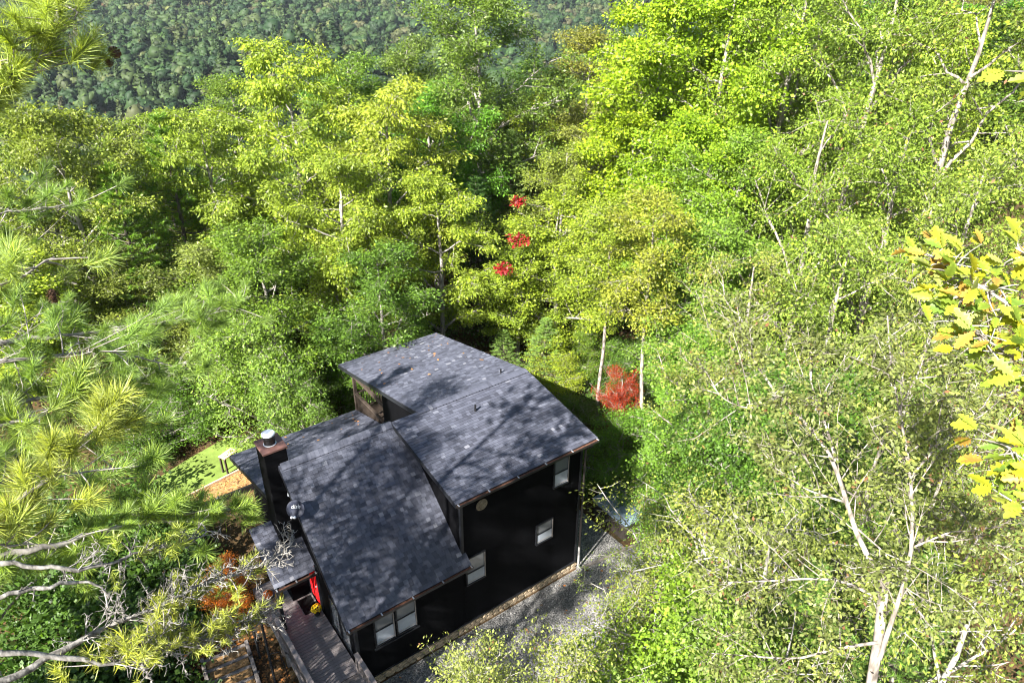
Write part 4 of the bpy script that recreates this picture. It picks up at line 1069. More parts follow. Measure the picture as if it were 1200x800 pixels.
bpos = pix(-200, 450, 15.0); w = Wood(); gz1 = float(ground_z(bpos[0], bpos[1]))
w.tube(np.array([(bpos[0]+.1*math.sin(q*3), bpos[1], gz1-.1+q*(16.5-gz1)) for q in np.linspace(0, 1, 12)]), .24*(1-np.linspace(0, 1, 12)*.85), 10)
link(bpy.data.objects.new('trunk', w.mesh('side_pine_trunk', M['bark_grey'])), side_pine)
def limb(pts, r0, parent=near_pine, m='dead_wood', twigs=0, tl=.5, tn=5, s0=.35, connect=True, name='limb'):
    tp_ = bpos if parent is side_pine else tpos
    p = px_line(pts)
    if connect:
        st_ = np.array([tp_[0], tp_[1], p[0][2]-.25]); p = np.vstack([st_, .5*(st_+p[0])+np.array([0, 0, .1]), p])
    s_ = resample(p, 34); s_ += np.concatenate([np.zeros((1,3)), rng.normal(0, .013, (33,3))])
    ww = Wood(); ww.tube(s_, r0*(1-np.linspace(0, 1, 34)*.82)*rng.uniform(.86, 1.18, 34), 9)
    if twigs: sprays(s_, ww, rng, twigs, tl, tn, s0=s0, r=.0055, up=.1)
    link(bpy.data.objects.new(name, ww.mesh(name, M[m])), parent)
    return s_
spn = {}
spn['b1'] = limb([(-40,655,9.2),(10,660,9.2),(60,664,9.2),(111,667,9.3),(162,648,9.5),(205,637,9.7),(245,622,9.9)], .04, twigs=26, tl=.42, tn=7, s0=.55)
spn['b2'] = limb([(-40,707,9.0),(0,699,9.0),(54,687,9.0),(88,683,9.1),(113,680,9.1),(122,692,9.2),(125,712,9.3)], .048, twigs=8, tl=.3, s0=.6)
spn['b3'] = limb([(-40,815,9.2),(20,790,9.3),(61,766,9.4),(128,733,9.6),(176,714,9.7),(243,682,9.9),(283,668,10),(324,655,10.2),(348,632,10.4)], .05, twigs=84, tl=.5, tn=9, s0=.48)
spn['b4'] = limb([(-40,758,8.8),(0,763,8.8),(44,768,8.9),(91,773,9.0),(135,778,9.1),(189,760,9.3),(236,750,9.5),(280,739,9.7),(320,712,10)], .042, twigs=84, tl=.45, tn=10, s0=.6)
spn['b4b'] = limb([(160,770,9.2),(172,785,9.3),(182,806,9.5)], .03, connect=False)
spn['a'] = limb([(-60,610,7.6),(0,600,7.6),(60,560,7.5),(110,500,7.5),(150,455,7.6)], .05, m='bark_grey')
spn['a2'] = limb([(-60,640,7.4),(10,640,7.4),(45,632,7.4)], .04, m='bark_grey')
spn['a3'] = limb([(-60,500,8.0),(0,500,8.0),(60,480,8.2),(110,450,8.3)], .04, m='bark_grey')
spn['g'] = limb([(-60,430,11),(40,420,11),(120,410,11.5),(190,425,12)], .05, m='bark_grey', twigs=14, tl=.6, parent=side_pine)
spn['b'] = limb([(-60,350,7.4),(0,335,7.4),(40,318,7.5),(58,300,7.6)], .04, m='bark_grey')
spn['c'] = limb([(-40,118,7.6),(7,103,7.6),(34,84,7.6),(64,49,7.7),(93,15,7.8)], .045)
spn['c2'] = limb([(7,103,7.6),(16,72,7.6),(20,45,7.6)], .022, connect=False)
spn['c3'] = limb([(60,54,7.7),(66,25,7.7),(74,-10,7.8)], .02, connect=False)
spn['c4'] = limb([(48,68,7.65),(80,62,7.7),(118,56,7.8)], .012, connect=False)
spn['d'] = limb([(-50,660,9.8),(60,640,10),(150,615,10.3),(230,600,10.6),(300,592,11)], .05, m='bark_grey', twigs=10, tl=.4)
spn['d2'] = limb([(-50,570,10.2),(60,560,10.5),(150,545,10.9),(168,560,11.2)], .045, m='bark_grey', twigs=10, tl=.4, parent=side_pine)
spn['e1'] = limb([(-40,405,14),(60,395,14),(150,385,14.2),(230,372,14.4),(285,350,14.6)], .05, m='bark_grey', twigs=12, tl=.7, parent=side_pine)
spn['e2'] = limb([(-40,480,13.5),(80,462,13.6),(160,445,13.8),(225,420,14)], .05, m='bark_grey', twigs=12, tl=.7, parent=side_pine)
spn['e3'] = limb([(-40,545,13),(60,535,13),(130,505,13.2),(180,485,13.4)], .045, m='bark_grey', twigs=10, tl=.6, parent=side_pine)
spn['e4'] = limb([(-40,255,15),(40,245,15),(100,238,15.2)], .04, m='bark_grey', twigs=8, tl=.6, parent=side_pine)
ntuft = [0]
def tufts(key, n, s0, spread, meshes, scale, col, seed, out=.8, lift=.06, colv=.2, parent=near_pine, s1=1.0):
    r = np.random.default_rng(seed); sp = spn[key]; m = len(sp)-1; ww = Wood(); made = False
    for k in range(n):
        s = s0+(s1-s0)*(k+r.random())/n; g = s*m; a = int(min(g, m-1)); pb = sp[a]+(sp[a+1]-sp[a])*(g-a); ld = unitv(sp[a+1]-sp[a])
        off = r.normal(0, 1, 3)*np.array([spread, spread, spread*.6])+np.array([0, 0, lift]); e = pb+off
        d = unitv(ld*.45+unitv(off)*out+np.array([0, 0, .45])+r.normal(0, .15, 3))
        ww.tube(bez(pb, pb+off*.5+ld*.05, e, 4), [.010, .008, .006, .005], 4)
        o = link(bpy.data.objects.new('needle_tuft', meshes[int(r.integers(len(meshes)))]), parent)
        o.location = e; o.rotation_mode = 'QUATERNION'
        qd = Vector(d).to_track_quat('Z', 'Y'); o.rotation_quaternion = qd; sc = scale*r.uniform(.6, 1.25); o.scale = (sc, sc, sc)
        cc = np.array(col)*1.5*r.uniform(1-colv, 1+colv); o.color = (*cc, 1); ntuft[0] += 1
    link(bpy.data.objects.new('twigs', ww.mesh('twigs', M['bark_grey'])), parent)
tufts('a', 34, .45, .20, TM, 1.1, (.15,.175,.04), 1)
tufts('a2', 9, .55, .14, TM, 1.2, (.15,.18,.05), 2)
tufts('a3', 22, .4, .22, TM, 1.1, (.12,.165,.04), 3)
tufts('g', 40, .3, .42, TM, 1.1, (.085,.135,.032), 4, parent=side_pine)
tufts('e1', 56, .35, .38, TM, 1.25, (.10,.155,.036), 15, parent=side_pine)
tufts('e2', 50, .35, .38, TM, 1.25, (.095,.145,.034), 16, parent=side_pine)
tufts('e3', 46, .35, .36, TM, 1.25, (.10,.15,.036), 17, parent=side_pine)
tufts('e4', 34, .35, .42, TM, 1.25, (.085,.135,.03), 18, parent=side_pine)
tufts('b', 20, .5, .2, TM, 1.1, (.13,.175,.045), 5)
tufts('c', 26, .4, .18, TM, 1.05, (.14,.18,.035), 6)
tufts('c2', 8, .3, .13, TM, 1.0, (.15,.19,.035), 7)
tufts('c3', 7, .2, .12, TM, .95, (.14,.18,.035), 8)
tufts('c4', 4, .7, .05, TS, .9, (.13,.17,.04), 9)
tufts('d', 66, .3, .27, TM, 1.1, (.11,.16,.034), 10, s1=.96)
tufts('d2', 56, .3, .34, TM, 1.15, (.10,.15,.034), 11, parent=side_pine)
tufts('b3', 34, .62, .16, TS, 1.0, (.17,.19,.042), 12, lift=-.06, s1=.86)
tufts('b4', 58, .6, .15, TS, 1.0, (.17,.19,.042), 13, lift=.14, s1=.93)
tufts('b1', 10, .7, .12, TS, 1.0, (.15,.18,.04), 14)
# pine cones: scales set in a spiral on a core
def cone_mesh():
    mb = MB(); mb.lathe([(0,0),(.018,.01),(.022,.04),(.014,.085),(0,.10)],(0,0,0),8)
    for k in range(60):
        t = k/60; a = k*2.4; r0 = .020*math.sin(math.pi*(.15+.8*t))+.004; z = .005+.09*t; ln = .018*math.sin(math.pi*(.2+.7*t))+.006
        c = Vector((r0*math.cos(a), r0*math.sin(a), z)); o = Vector((math.cos(a), math.sin(a), .5)).normalized(); s = Vector((-math.sin(a), math.cos(a), 0))
        mb.add([c-s*.006, c+s*.006, c+o*ln+s*.008, c+o*ln-s*.008, c+o*ln*.9+Vector((0,0,.006))], [(0,1,2,3),(3,2,4)])
    return mesh_np('pine_cone', mb.v, mb.f, M['cone'])
cm = cone_mesh()
for k, (px, py, D, rot, sc) in enumerate(((127,62,7.8,(R(120),0,R(40)),1.15),(124,71,7.85,(R(150),0,R(10)),.95),(93,60,7.7,(R(115),0,R(80)),1.0),(59,343,7.4,(R(150),0,0),1.25))):
    o = link(bpy.data.objects.new('pine_cone', cm), near_pine); o.location = pix(px, py-5, D); o.rotation_euler = rot; o.scale = (sc,)*3

# ---- oak spray at the right edge: large lobed leaves, each its own piece
def oak_leaf(i):
    r = random.Random(60+i); half = [(0,0),(.10,.03),(.17,.16),(.24,.10),(.32,.25),(.41,.13),(.52,.30),(.60,.15),(.72,.24),(.80,.10),(.90,.12),(1,0)]
    half = [(x, y*r.uniform(.85,1.15)) for x, y in half]; n = len(half); V = []; F = []
    bend = r.uniform(-.35,.25); fold = r.uniform(.15,.5)
    for x, y in half:
        z = bend*x*x*.6
        V += [(x,0,z),(x+.05*y,y,z+fold*y),(x+.05*y,-y,z+fold*y)]
    for k in range(n-1):
        a = 3*k; b = 3*k+3
        F += [(a,b,b+1,a+1),(a,a+2,b+2,b)]
    F = [tuple(q) for q in F]
    var = []
    for x, y in half: var += [.35, .45+.5*x*r.random(), .45+.5*x*r.random()]
    return mesh_np('oak_leaf', [(x*.17,y*.17,z*.17) for x,y,z in V], F, M['leaf_gloss'], var, smooth=True)
OL = [oak_leaf(i) for i in range(7)]
yo = empty('yellow_oak', (0,0,0)); tag(yo, 'oak with large yellow green leaves reaching in at the right edge', 'oak tree')
opos = pix(1620, 560, 7.0); g0 = float(ground_z(opos[0], opos[1]))
w = Wood(); w.tube(np.array([(opos[0], opos[1], g0-.1+q*(18.5-g0)) for q in np.linspace(0, 1, 10)]), .25*(1-np.linspace(0, 1, 10)*.8), 10)
link(bpy.data.objects.new('trunk', w.mesh('oak_trunk', M['bark_grey'])), yo)
r2 = np.random.default_rng(5)
rest_v, rest_f, rest_var = [], [], []
leaf_n = [0]
def in_view(e):
    q = np.asarray(e)-CAM; return 600+FPX*(q@_rt)/(q@_fw) < 1212
pal = [(.30,.31,.02),(.22,.28,.03),(.32,.30,.02),(.13,.21,.03),(.27,.30,.08),(.34,.21,.04),(.20,.27,.03),(.28,.31,.03),(.17,.24,.03),(.26,.30,.04)]
def oak_branch(pts, n, spread, s0):
    p = px_line(pts); st_ = np.array([opos[0], opos[1], p[0][2]-.2]); s_ = resample(np.vstack([st_, p]), 20)
    ww = Wood(); ww.tube(s_, .035*(1-np.linspace(0, 1, 20)*.85), 7)
    for k in range(n):
        s = s0+(1-s0)*(k+r2.random())/n; g = s*19; a = int(min(g, 18)); pb = s_[a]+(s_[a+1]-s_[a])*(g-a); ld = unitv(s_[a+1]-s_[a])
        off = r2.normal(0, 1, 3)*np.array([1, 1, .7])*spread*(1.2-.5*s); e = pb+off
        ww.tube(bez(pb, pb+off*.5+ld*.03, e, 4), [.006, .005, .004, .002], 4)
        for q in range(int(r2.integers(2, 4))):
            d = unitv(ld*.7+unitv(off)*.6+r2.normal(0, .55, 3)+np.array([0, 0, -.15])); nn = unitv(r2.normal(0, .45, 3)+np.array([-.35, -.3, .8]))
            y = unitv(np.cross(nn, d)); nn = np.cross(d, y)
            lm = OL[int(r2.integers(7))]
            mtx = Matrix(((d[0],y[0],nn[0],e[0]),(d[1],y[1],nn[1],e[1]),(d[2],y[2],nn[2],e[2]),(0,0,0,1))) @ Matrix.Scale(r2.uniform(.55,.95), 4)
            cc = np.array(pal[int(r2.integers(len(pal)))])*r2.uniform(.85,1.15)
            if in_view(e) and leaf_n[0] < 300:
                o = link(bpy.data.objects.new('leaf', lm), yo); o.matrix_local = mtx; o.color = (*cc, 1); leaf_n[0] += 1
            else:
                k0 = sum(len(q_) for q_ in rest_v); vv = np.array([mtx @ p_.co for p_ in lm.vertices])
                rest_v.append(vv); rest_f.extend([[i_+k0 for i_ in p_.vertices] for p_ in lm.polygons]); rest_var.extend([r2.uniform(.2, .8)]*len(vv))
    link(bpy.data.objects.new('branch', ww.mesh('oak_branch', M['bark_grey'])), yo)
oak_branch([(1330,430,5.3),(1240,395,5.2),(1165,345,5.15),(1092,300,5.1)], 80, .16, .74)
oak_branch([(1330,470,5.3),(1240,440,5.2),(1170,410,5.15),(1120,372,5.1)], 52, .13, .74)
oak_branch([(1330,380,5.2),(1250,330,5.2),(1190,290,5.2)], 24, .12, .72)
oak_branch([(1330,600,5.0),(1250,560,4.9),(1175,520,4.8)], 62, .14, .76)
oak_branch([(1330,640,5.0),(1250,615,4.9),(1185,590,4.8)], 26, .11, .7)
oak_branch([(1330,90,5.2),(1260,80,5.2),(1200,85,5.2)], 14, .14, .7)

if rest_v:
    o = link(bpy.data.objects.new('leaves', mesh_np('leaves', np.concatenate(rest_v), rest_f, M['leaf_gloss'], rest_var)), yo); o.color = (.24, .28, .03, 1); o['kind'] = 'stuff'
# ---- deep wood: trees mostly hidden behind the first rows
DEEP = 'woodland tree deep in the forest with only scraps of its crown showing between nearer trees'
for pr, x, y, H, rad, col, rz, lab in [
 ('hickory2',19.4,21.9,16.0,4.6,(0.056, 0.116, 0.02),2.05,'fresh green woodland tree in the gap between the golden hickory and the large dark oak'),
 ('maple',-7.0,19.8,12.2,3.6,(0.143, 0.174, 0.033),3.62,'yellow green woodland tree at the left edge behind the second pine'),
 ('hickory2',37.5,2.6,18.9,4.3,(0.072, 0.099, 0.025),2.74,'mid green tree glimpsed between the white branched trees at the top edge'),
 ('maple2',45.0,2.2,18.0,4.6,(0.14, 0.17, 0.032),0.04,'yellow green tree behind the white branches in the top right corner'),
 ('maple',54.6,4.0,16.8,4.5,(0.051, 0.081, 0.019),0.86,'dark green tree at the far right behind the corner white branched tree'),
 ('pale',28.4,22.1,13.9,3.8,(0.112, 0.136, 0.025),2.58,'yellow green pale barked tree right below the large dark oak'),
 ('hickory2',31.8,18.2,14.2,4.2,(0.096, 0.099, 0.038),2.2,'olive woodland tree directly below the olive brown oak'),
 ('oak',42.7,11.7,19.6,4.1,(0.082, 0.113, 0.029),0.31,'green tree showing through gaps left of the middle white branched tree'),
 ('hickory2',28.6,27.2,13.7,3.4,(0.069, 0.095, 0.025),0.9,'shaded green tree tucked against the right flank of the large dark oak'),
 ('oak',48.9,6.2,18.5,3.4,(0.065, 0.102, 0.024),4.75,'green tree glimpsed low behind the middle white branched tree'),
 ('oak',36.1,11.6,19.6,4.0,(0.057, 0.09, 0.021),5.0,'dark green tree showing through the yellow green maple at the top'),
 ('maple2',61.7,7.5,16.1,4.5,(0.06, 0.126, 0.022),3.11,DEEP),
 ('maple',55.4,10.8,17.3,4.4,(0.055, 0.114, 0.02),1.83,DEEP),
 ('maple',25.7,52.1,21.2,4.3,(0.126, 0.153, 0.029),4.3,DEEP),
 ('pale',60.1,3.2,15.7,3.9,(0.081, 0.083, 0.033),0.28,DEEP),
 ('maple',48.3,12.3,17.2,4.3,(0.069, 0.095, 0.025),1.73,DEEP),
 ('hickory2',13.0,27.5,10.1,3.7,(0.08, 0.109, 0.028),0.9,DEEP),
 ('hickory2',7.1,25.9,9.0,3.6,(0.076, 0.104, 0.026),3.8,DEEP),
 ('pale',36.7,27.4,11.6,3.9,(0.069, 0.095, 0.025),1.23,DEEP),
 ('oak2',66.5,8.1,15.2,3.9,(0.082, 0.085, 0.033),0.64,DEEP),
 ('oak',29.2,32.7,12.6,4.5,(0.083, 0.114, 0.029),3.32,DEEP),
 ('maple2',83.6,14.1,13.5,3.8,(0.062, 0.13, 0.023),3.81,DEEP),
 ('maple2',41.9,25.9,15.4,3.7,(0.071, 0.098, 0.025),3.09,DEEP),
 ('oak',80.0,17.1,14.3,3.6,(0.097, 0.099, 0.038),3.12,DEEP),
 ('oak2',21.7,42.9,15.1,4.5,(0.087, 0.119, 0.03),1.0,DEEP),
 ('maple2',9.1,32.7,8.5,4.0,(0.124, 0.152, 0.029),0.9,DEEP),
 ('hickory2',10.5,40.6,8.0,3.8,(0.055, 0.115, 0.02),0.07,DEEP),
 ('maple',-7.6,32.2,9.2,4.3,(0.085, 0.088, 0.034),0.67,DEEP),
 ('maple',50.7,44.0,10.9,4.3,(0.084, 0.116, 0.029),2.9,DEEP),
 ('hickory2',67.5,2.9,13.9,4.4,(0.09, 0.093, 0.036),1.67,DEEP),
 ('hickory2',27.0,57.3,24.0,4.2,(0.058, 0.121, 0.021),4.06,DEEP),
 ('hickory2',71.5,25.1,15.0,4.0,(0.081, 0.084, 0.033),2.83,DEEP),
 ('oak',41.3,19.4,15.6,4.1,(0.126, 0.152, 0.029),0.78,DEEP),
 ('maple',21.6,37.7,12.2,3.8,(0.11, 0.135, 0.025),1.17,DEEP),
 ('maple2',48.2,56.6,19.7,4.5,(0.058, 0.091, 0.021),4.58,DEEP),
 ('oak2',72.5,11.1,14.1,4.4,(0.06, 0.096, 0.022),5.04,DEEP),
 ('maple',32.7,37.2,11.8,4.1,(0.142, 0.172, 0.033),0.89,DEEP),
 ('maple2',53.0,23.2,16.8,3.4,(0.059, 0.093, 0.022),3.66,DEEP),
 ('maple',48.1,17.7,17.6,4.2,(0.057, 0.09, 0.021),4.38,DEEP),
 ('oak2',61.6,17.0,15.3,3.7,(0.116, 0.141, 0.026),1.63,DEEP),
 ('maple',33.8,48.4,18.5,3.7,(0.072, 0.099, 0.025),4.45,DEEP),
 ('pale',5.6,36.9,7.6,3.9,(0.056, 0.117, 0.021),3.18,DEEP),
 ('maple',64.9,13.5,16.3,3.5,(0.081, 0.084, 0.033),3.68,DEEP),
 ('maple',48.0,23.8,14.1,4.1,(0.094, 0.097, 0.037),2.82,DEEP),
 ('maple',46.1,30.2,13.3,3.9,(0.097, 0.1, 0.039),3.38,DEEP),
 ('oak',26.6,43.6,14.7,3.4,(0.06, 0.096, 0.022),0.12,DEEP),
]:
    tree('woodland_tree', pr, x, y, H, rad, col, lab, rz, group='woodland trees behind the front rows' if lab is DEEP else None)
# trees on the slope to the right and the left-hand shade trees beside the house
for k, (nm, pr, x, y, H, rad, col, lab) in enumerate([
    ('shade_oak','pale2',-13.4,-12.2,24.5,3.6,G_MID,'oak left of the gravel drive outside the view'),
    ('shade_oak','sparse',-10.9,-9.4,25.5,3.3,G_FRESH,'tall thin oak left of the vines outside the view'),
    ('shade_oak','sparse',-10.9,-5.6,25.0,3.3,G_MID,'tall thin oak left of the entry deck outside the view'),
    ('shade_pine','pine2',-12.4,-2.4,24.5,3.2,G_PINE,'tall pine left of the entry roof outside the view'),
    ('shade_oak','sparse',-12.8,1.4,23.5,3.4,G_YEL,'thin oak left of the chimney outside the view'),
    ('shade_oak','pale',-17.0,-9.5,27.0,3.8,G_MID,'oak farther left of the vines outside the view'),
    ('shade_oak','pale2',-18.0,-4.0,26.5,3.8,G_MID,'oak farther left of the chimney outside the view')]):
    random.seed(7000+k); tree(nm, pr, x, y, H, rad, col, lab)

# ---- undergrowth: leafy ground cover over the forest floor, one mass
r3 = np.random.default_rng(8); n = 7200
ux = r3.uniform(-14, 46, n); uy = r3.uniform(-22, 42, n)
def blocked(x, y):
    b = (x > -1.9) & (x < 11.2) & (y > -5) & (y < 8.5)                       # house and deck
    b |= (x > -9) & (x < 24) & (y > -13.0) & (y < -4.6) & ~((x < -3.5))       # drive
    b |= (x > 10) & (x < 16) & (y > -5) & (y < 2.2)                           # path and hot tub
    b |= (x > -3.2) & (x < 2.6) & (y > 9) & (y < 14.2)                        # putting green
    b |= (x > -4.4) & (x < -1.4) & (y > -4) & (y < 1.6)                       # steps
    b |= (x > 2.4) & (x < 9.5) & (y > 7) & (y < 11.0)                         # leaf strewn bank
    return b
keep = ~blocked(ux, uy); ux, uy = ux[keep], uy[keep]; n = len(ux)
hgt = r3.uniform(.1, 1.3, n)*(.5+.5*np.sin(ux*.7)*np.cos(uy*.6)+.3)
P = np.stack([ux, uy, ground_z(ux, uy)+np.clip(hgt, .08, 1.6)], 1)
v, f, var = scatter_leaves(P, np.tile([0, 0, 1.0], (n, 1)), 16, r3, .17, .75, .36, .1, 1.2, .5)
u_ = link(bpy.data.objects.new('undergrowth', mesh_np('undergrowth', v, f, M['leaf'], var))); u_.color = (.055, .10, .02, 1)
tag(u_, 'leafy green undergrowth covering the forest floor', 'undergrowth', kind='stuff')
# vines on the slope at lower left: bigger leaves
n = 3400; ux = r3.uniform(-10, -2.6, n); uy = r3.uniform(-8.5, 12.0, n); kk = ~((ux > -4.5) & (uy < 1.9)) & ~((ux > -3.2) & (uy > 8.9)); ux, uy = ux[kk], uy[kk]; n = len(ux)
hgt = r3.uniform(.2, 2.2, n)*(.6+.4*np.sin(ux*1.3+uy))
P = np.stack([ux, uy, ground_z(ux, uy)+np.clip(hgt, .1, 2.4)], 1)
v, f, var = scatter_leaves(P, np.tile([0, 0, 1.0], (n, 1)), 15, r3, .20, .85, .30, .1, 1.4, .55)
u_ = link(bpy.data.objects.new('vines', mesh_np('vines', v, f, M['leaf'], var))); u_.color = (.060, .115, .02, 1)
tag(u_, 'broad leaved green vines blanketing the slope left of the steps', 'vines', kind='stuff')
# fallen leaves: on the bank behind the low roof, round the steps, on the roofs
n1 = 2600; X1 = r3.uniform(1.5, 10.0, n1); Y1 = r3.uniform(7.2, 12.5, n1); Z1 = ground_z(X1, Y1)+.02
n2 = 2200; X2 = r3.uniform(-4.6, -1.5, n2); Y2 = r3.uniform(-5, 2.0, n2); Z2 = ground_z(X2, Y2)+.02
n4 = 900; X4 = r3.uniform(-2.8, 1.6, n4); Y4 = r3.uniform(9.3, 10.9, n4); Z4 = np.full(n4, GZ+.04)
n5 = 500; X5 = r3.uniform(0, 22, n5); Y5 = r3.uniform(-13, -4.5, n5); Z5 = np.full(n5, GZ+.02)
n3 = 40; X3 = r3.uniform(5.7, 10.8, n3); Y3 = r3.uniform(2, 7.5, n3); Z3 = -B3/A3*Y3+.045
n6 = 26; X6 = r3.uniform(.2, 5.8, n6); Y6 = r3.uniform(3.6, 6.9, n6); Z6 = JZ+(LOWZ-JZ)*(Y6-JY)/(LOWY-JY)+.03
P = np.stack([np.concatenate([X1,X2,X4,X5,X3,X6]), np.concatenate([Y1,Y2,Y4,Y5,Y3,Y6]), np.concatenate([Z1,Z2,Z4,Z5,Z3,Z6])], 1); n = len(P)
d = unitv(r3.normal(0, 1, (n, 3))*np.array([1, 1, .12])); nr = unitv(r3.normal(0, .25, (n, 3))+np.array([0, 0, 1]))
Ls = r3.uniform(.09, .19, n); v, f = leaf_quads(P, d, nr, Ls, Ls*.7)
o = link(bpy.data.objects.new('fallen_leaves', mesh_np('fallen_leaves', v, f, M['fallen'], np.repeat(r3.uniform(0, 1, n), 4)))); o.color = (.24, .125, .05, 1)
tag(o, 'orange and tan fallen leaves scattered on ground and roofs', 'fallen leaves', kind='stuff')
# orange leaved sapling beside the steps
ob = tree('orange_sapling', 'shrub2', -2.3, 1.9, 2.9, 1.0, (.34, .11, .028), 'small orange leaved sapling beside the entry roof')
for c_ in ob.children:
    if c_.name.startswith('crown'): c_.data = c_.data.copy(); c_.data.materials[0] = M['red_leaf']
# dead fallen branches behind the house
db = empty('brush_pile', (16.6, 6.4, GZ)); tag(db, 'heap of grey dead branches in the shade behind the right gable', 'branches')
for k in range(26):
    a = r3.uniform(0, 6.28); c0 = np.array([r3.uniform(-1.8, 1.8), r3.uniform(-1.6, 2.4), r3.uniform(.05, .6)]); dd = np.array([math.cos(a), math.sin(a), r3.uniform(-.05, .35)])*r3.uniform(.8, 1.9)
    MB().tube([c0-dd*.5, c0+r3.normal(0, .1, 3), c0+dd*.5], [.028, .02, .008], 5).build('dead_branch', M['dead_wood'], db)

# ------------------------------------------------------------------ far hillside woods: one mass
def ico():
    p = (1+5**.5)/2
    v = unitv(np.array([(-1,p,0),(1,p,0),(-1,-p,0),(1,-p,0),(0,-1,p),(0,1,p),(0,-1,-p),(0,1,-p),(p,0,-1),(p,0,1),(-p,0,-1),(-p,0,1)], float))
    f = [(0,11,5),(0,5,1),(0,1,7),(0,7,10),(0,10,11),(1,5,9),(5,11,4),(11,10,2),(10,7,6),(7,1,8),(3,9,4),(3,4,2),(3,2,6),(3,6,8),(3,8,9),(4,9,5),(2,4,11),(6,2,10),(8,6,7),(9,8,1)]
    v = v.tolist(); mid = {}; nf = []
    def m(a, b):
        k = (min(a,b), max(a,b))
        if k not in mid: q = np.array(v[a])+np.array(v[b]); v.append((q/np.linalg.norm(q)).tolist()); mid[k] = len(v)-1
        return mid[k]
    for a, b, c in f:
        x, y, z = m(a,b), m(b,c), m(c,a); nf += [(a,x,z),(b,y,x),(c,z,y),(x,y,z)]
    return np.array(v), np.array(nf)
ICO_V, ICO_F = ico()
def far_tree(i, conifer=False):
    """a small crown of broken leafy lumps, for the hillside across the valley"""
    r = np.random.default_rng(300+i); V = []; F = []; o = 0; VR = []
    if conifer: lob = [((r.normal(0,.02), r.normal(0,.02), .12+.95*q), .30*(1-q)+.04, .10) for q in np.linspace(0, 1, 9)]
    else: lob = [((d_[0]*.30, d_[1]*.30, .60+d_[2]*.24), r.uniform(.13, .24), None) for d_ in unitv(r.normal(0, 1, (13, 3)))*r.uniform(.5, 1.05, (13, 1))]
    for c, rad, hz in lob:
        q = ICO_V*(1+r.normal(0, .22, (len(ICO_V), 1)))*np.array([rad, rad, hz if hz else rad*.8])+np.array(c)
        V.append(q); F.append(ICO_F+o); o += len(q); VR.append(np.full(len(q), np.clip(r.normal(.45, .22), 0, 1)))
    nb = o; n = 420; c = np.concatenate(V)[r.integers(0, o, n)]; nr = unitv(c-np.array([0, 0, .5])+r.normal(0, .3, (n, 3))); d = unitv(np.cross(nr, r.normal(0, 1, (n, 3))))
    Ls = r.uniform(.05, .13, n); v, f = leaf_quads(c-d*Ls[:,None]*.5+nr*.015, d, nr, Ls, Ls*.8)
    me = mesh_np('far_tree', np.concatenate(V+[v]), np.concatenate(F+[f+nb]), M['far_leaf'], np.concatenate(VR+[np.repeat(r.uniform(.1, .9, n), 4)]))
    return bpy.data.objects.new('far_tree', me)
M['far_leaf'] = leaf_mat('far_foliage', trans=.2, rough=.6, spec=.2, warm=(1.15, 1.03, .8),
                         per_instance=[(0, (.014,.033,.011)), (.45, (.025,.050,.014)), (.8, (.040,.064,.018)), (.95, (.058,.070,.024)), (1, (.066,.062,.030))])
fc = bpy.data.collections.new('far_tree_kinds')
for i in range(5): fc.objects.link(far_tree(i, i == 4))
r4 = np.random.default_rng(4); pts = []
step = 9.5
gx, gy = np.meshgrid(np.arange(-260, 1700, step), np.arange(80, 2300, step))
gx = gx.ravel()+r4.uniform(-4.6, 4.6, gx.size); gy = gy.ravel()+r4.uniform(-4.6, 4.6, gy.size)
az = np.degrees(np.arctan2(gx-CAM[0], gy-CAM[1]))-36.3; dd = np.hypot(gx-CAM[0], gy-CAM[1])
kp = (az > -42) & (az < 24) & (dd > 105) & (dd < 2100) & ((dd < 1500) | (r4.random(gx.size) < .75))
gx, gy = gx[kp], gy[kp]; P = np.stack([gx, gy, ground_z(gx, gy)-1.0], 1)
me = bpy.data.meshes.new('far_woods'); me.vertices.add(len(P)); me.vertices.foreach_set('co', P.astype(np.float32).ravel()); me.update()
sa = me.attributes.new('tsize', 'FLOAT_VECTOR', 'POINT'); sh = np.clip(r4.normal(15, 4.5, len(P)), 6, 28); swd = sh*r4.uniform(.8, 1.25, len(P))
sa.data.foreach_set('vector', np.stack([swd, swd, sh], 1).astype(np.float32).ravel())
ra = me.attributes.new('trot', 'FLOAT_VECTOR', 'POINT'); ra.data.foreach_set('vector', np.stack([np.zeros(len(P)), np.zeros(len(P)), r4.uniform(0, 6.28, len(P))], 1).astype(np.float32).ravel())
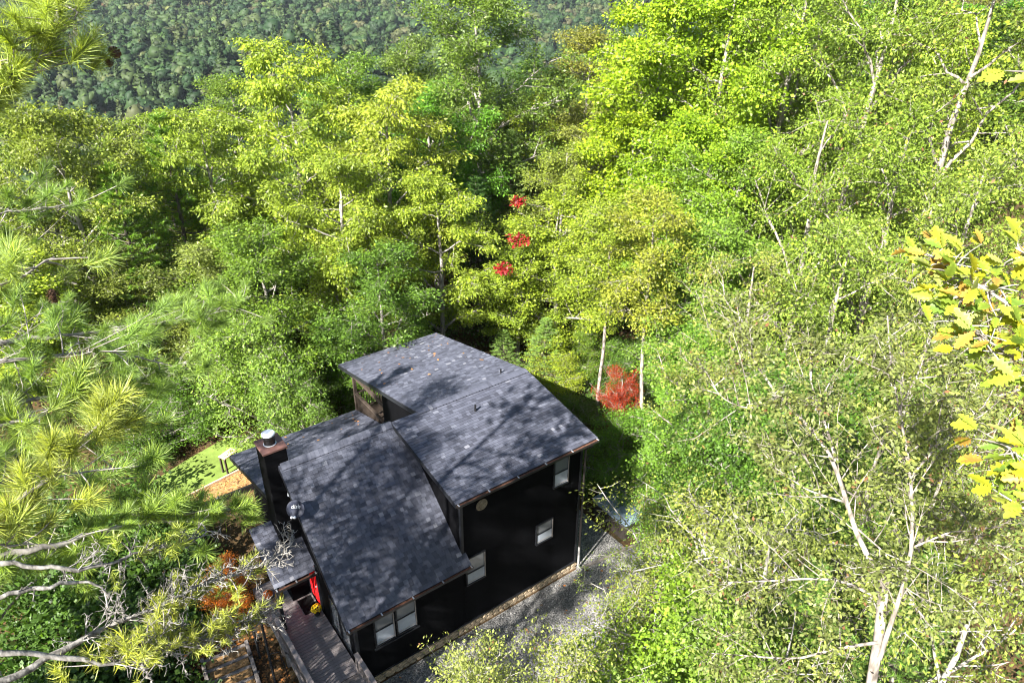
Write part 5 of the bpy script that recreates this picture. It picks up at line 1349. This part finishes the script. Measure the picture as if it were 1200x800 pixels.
fwo = link(bpy.data.objects.new('far_woods', me)); tag(fwo, 'distant forested hillside across the valley', 'forest', kind='stuff')
ng = bpy.data.node_groups.new('far_woods_nodes', 'GeometryNodeTree')
ng.interface.new_socket('Geometry', in_out='INPUT', socket_type='NodeSocketGeometry'); ng.interface.new_socket('Geometry', in_out='OUTPUT', socket_type='NodeSocketGeometry')
gi = ng.nodes.new('NodeGroupInput'); go = ng.nodes.new('NodeGroupOutput'); mtp = ng.nodes.new('GeometryNodeMeshToPoints')
ip = ng.nodes.new('GeometryNodeInstanceOnPoints'); ci = ng.nodes.new('GeometryNodeCollectionInfo'); ci.inputs['Collection'].default_value = fc
ci.inputs['Separate Children'].default_value = True; ci.inputs['Reset Children'].default_value = True; ip.inputs['Pick Instance'].default_value = True
def named(nm):
    a = ng.nodes.new('GeometryNodeInputNamedAttribute'); a.data_type = 'FLOAT_VECTOR'; a.inputs['Name'].default_value = nm; return a.outputs['Attribute']
e2r = ng.nodes.new('FunctionNodeEulerToRotation'); ng.links.new(named('trot'), e2r.inputs[0])
ng.links.new(gi.outputs[0], mtp.inputs['Mesh']); ng.links.new(mtp.outputs['Points'], ip.inputs['Points']); ng.links.new(ci.outputs[0], ip.inputs['Instance'])
ng.links.new(e2r.outputs[0], ip.inputs['Rotation']); ng.links.new(named('tsize'), ip.inputs['Scale']); ng.links.new(ip.outputs['Instances'], go.inputs[0])
md_ = fwo.modifiers.new('scatter', 'NODES'); md_.node_group = ng

# ------------------------------------------------------------------ haze over the valley
hz_m = bpy.data.materials.new('haze'); hz_m.use_nodes = True; hn = hz_m.node_tree.nodes; hn.clear()
ho = hn.new('ShaderNodeOutputMaterial'); hv = hn.new('ShaderNodeVolumePrincipled'); hv.inputs['Color'].default_value = (.78, .88, 1.0, 1); hv.inputs['Density'].default_value = 0.00004
hz_m.node_tree.links.new(hv.outputs['Volume'], ho.inputs['Volume'])
zlo = float(v_ground_min)-1.0
o = MB().box(-2650, 3050, -450, 3700, zlo, 420).build('haze', hz_m); tag(o, 'thin blue haze in the valley air', 'haze', kind='stuff')
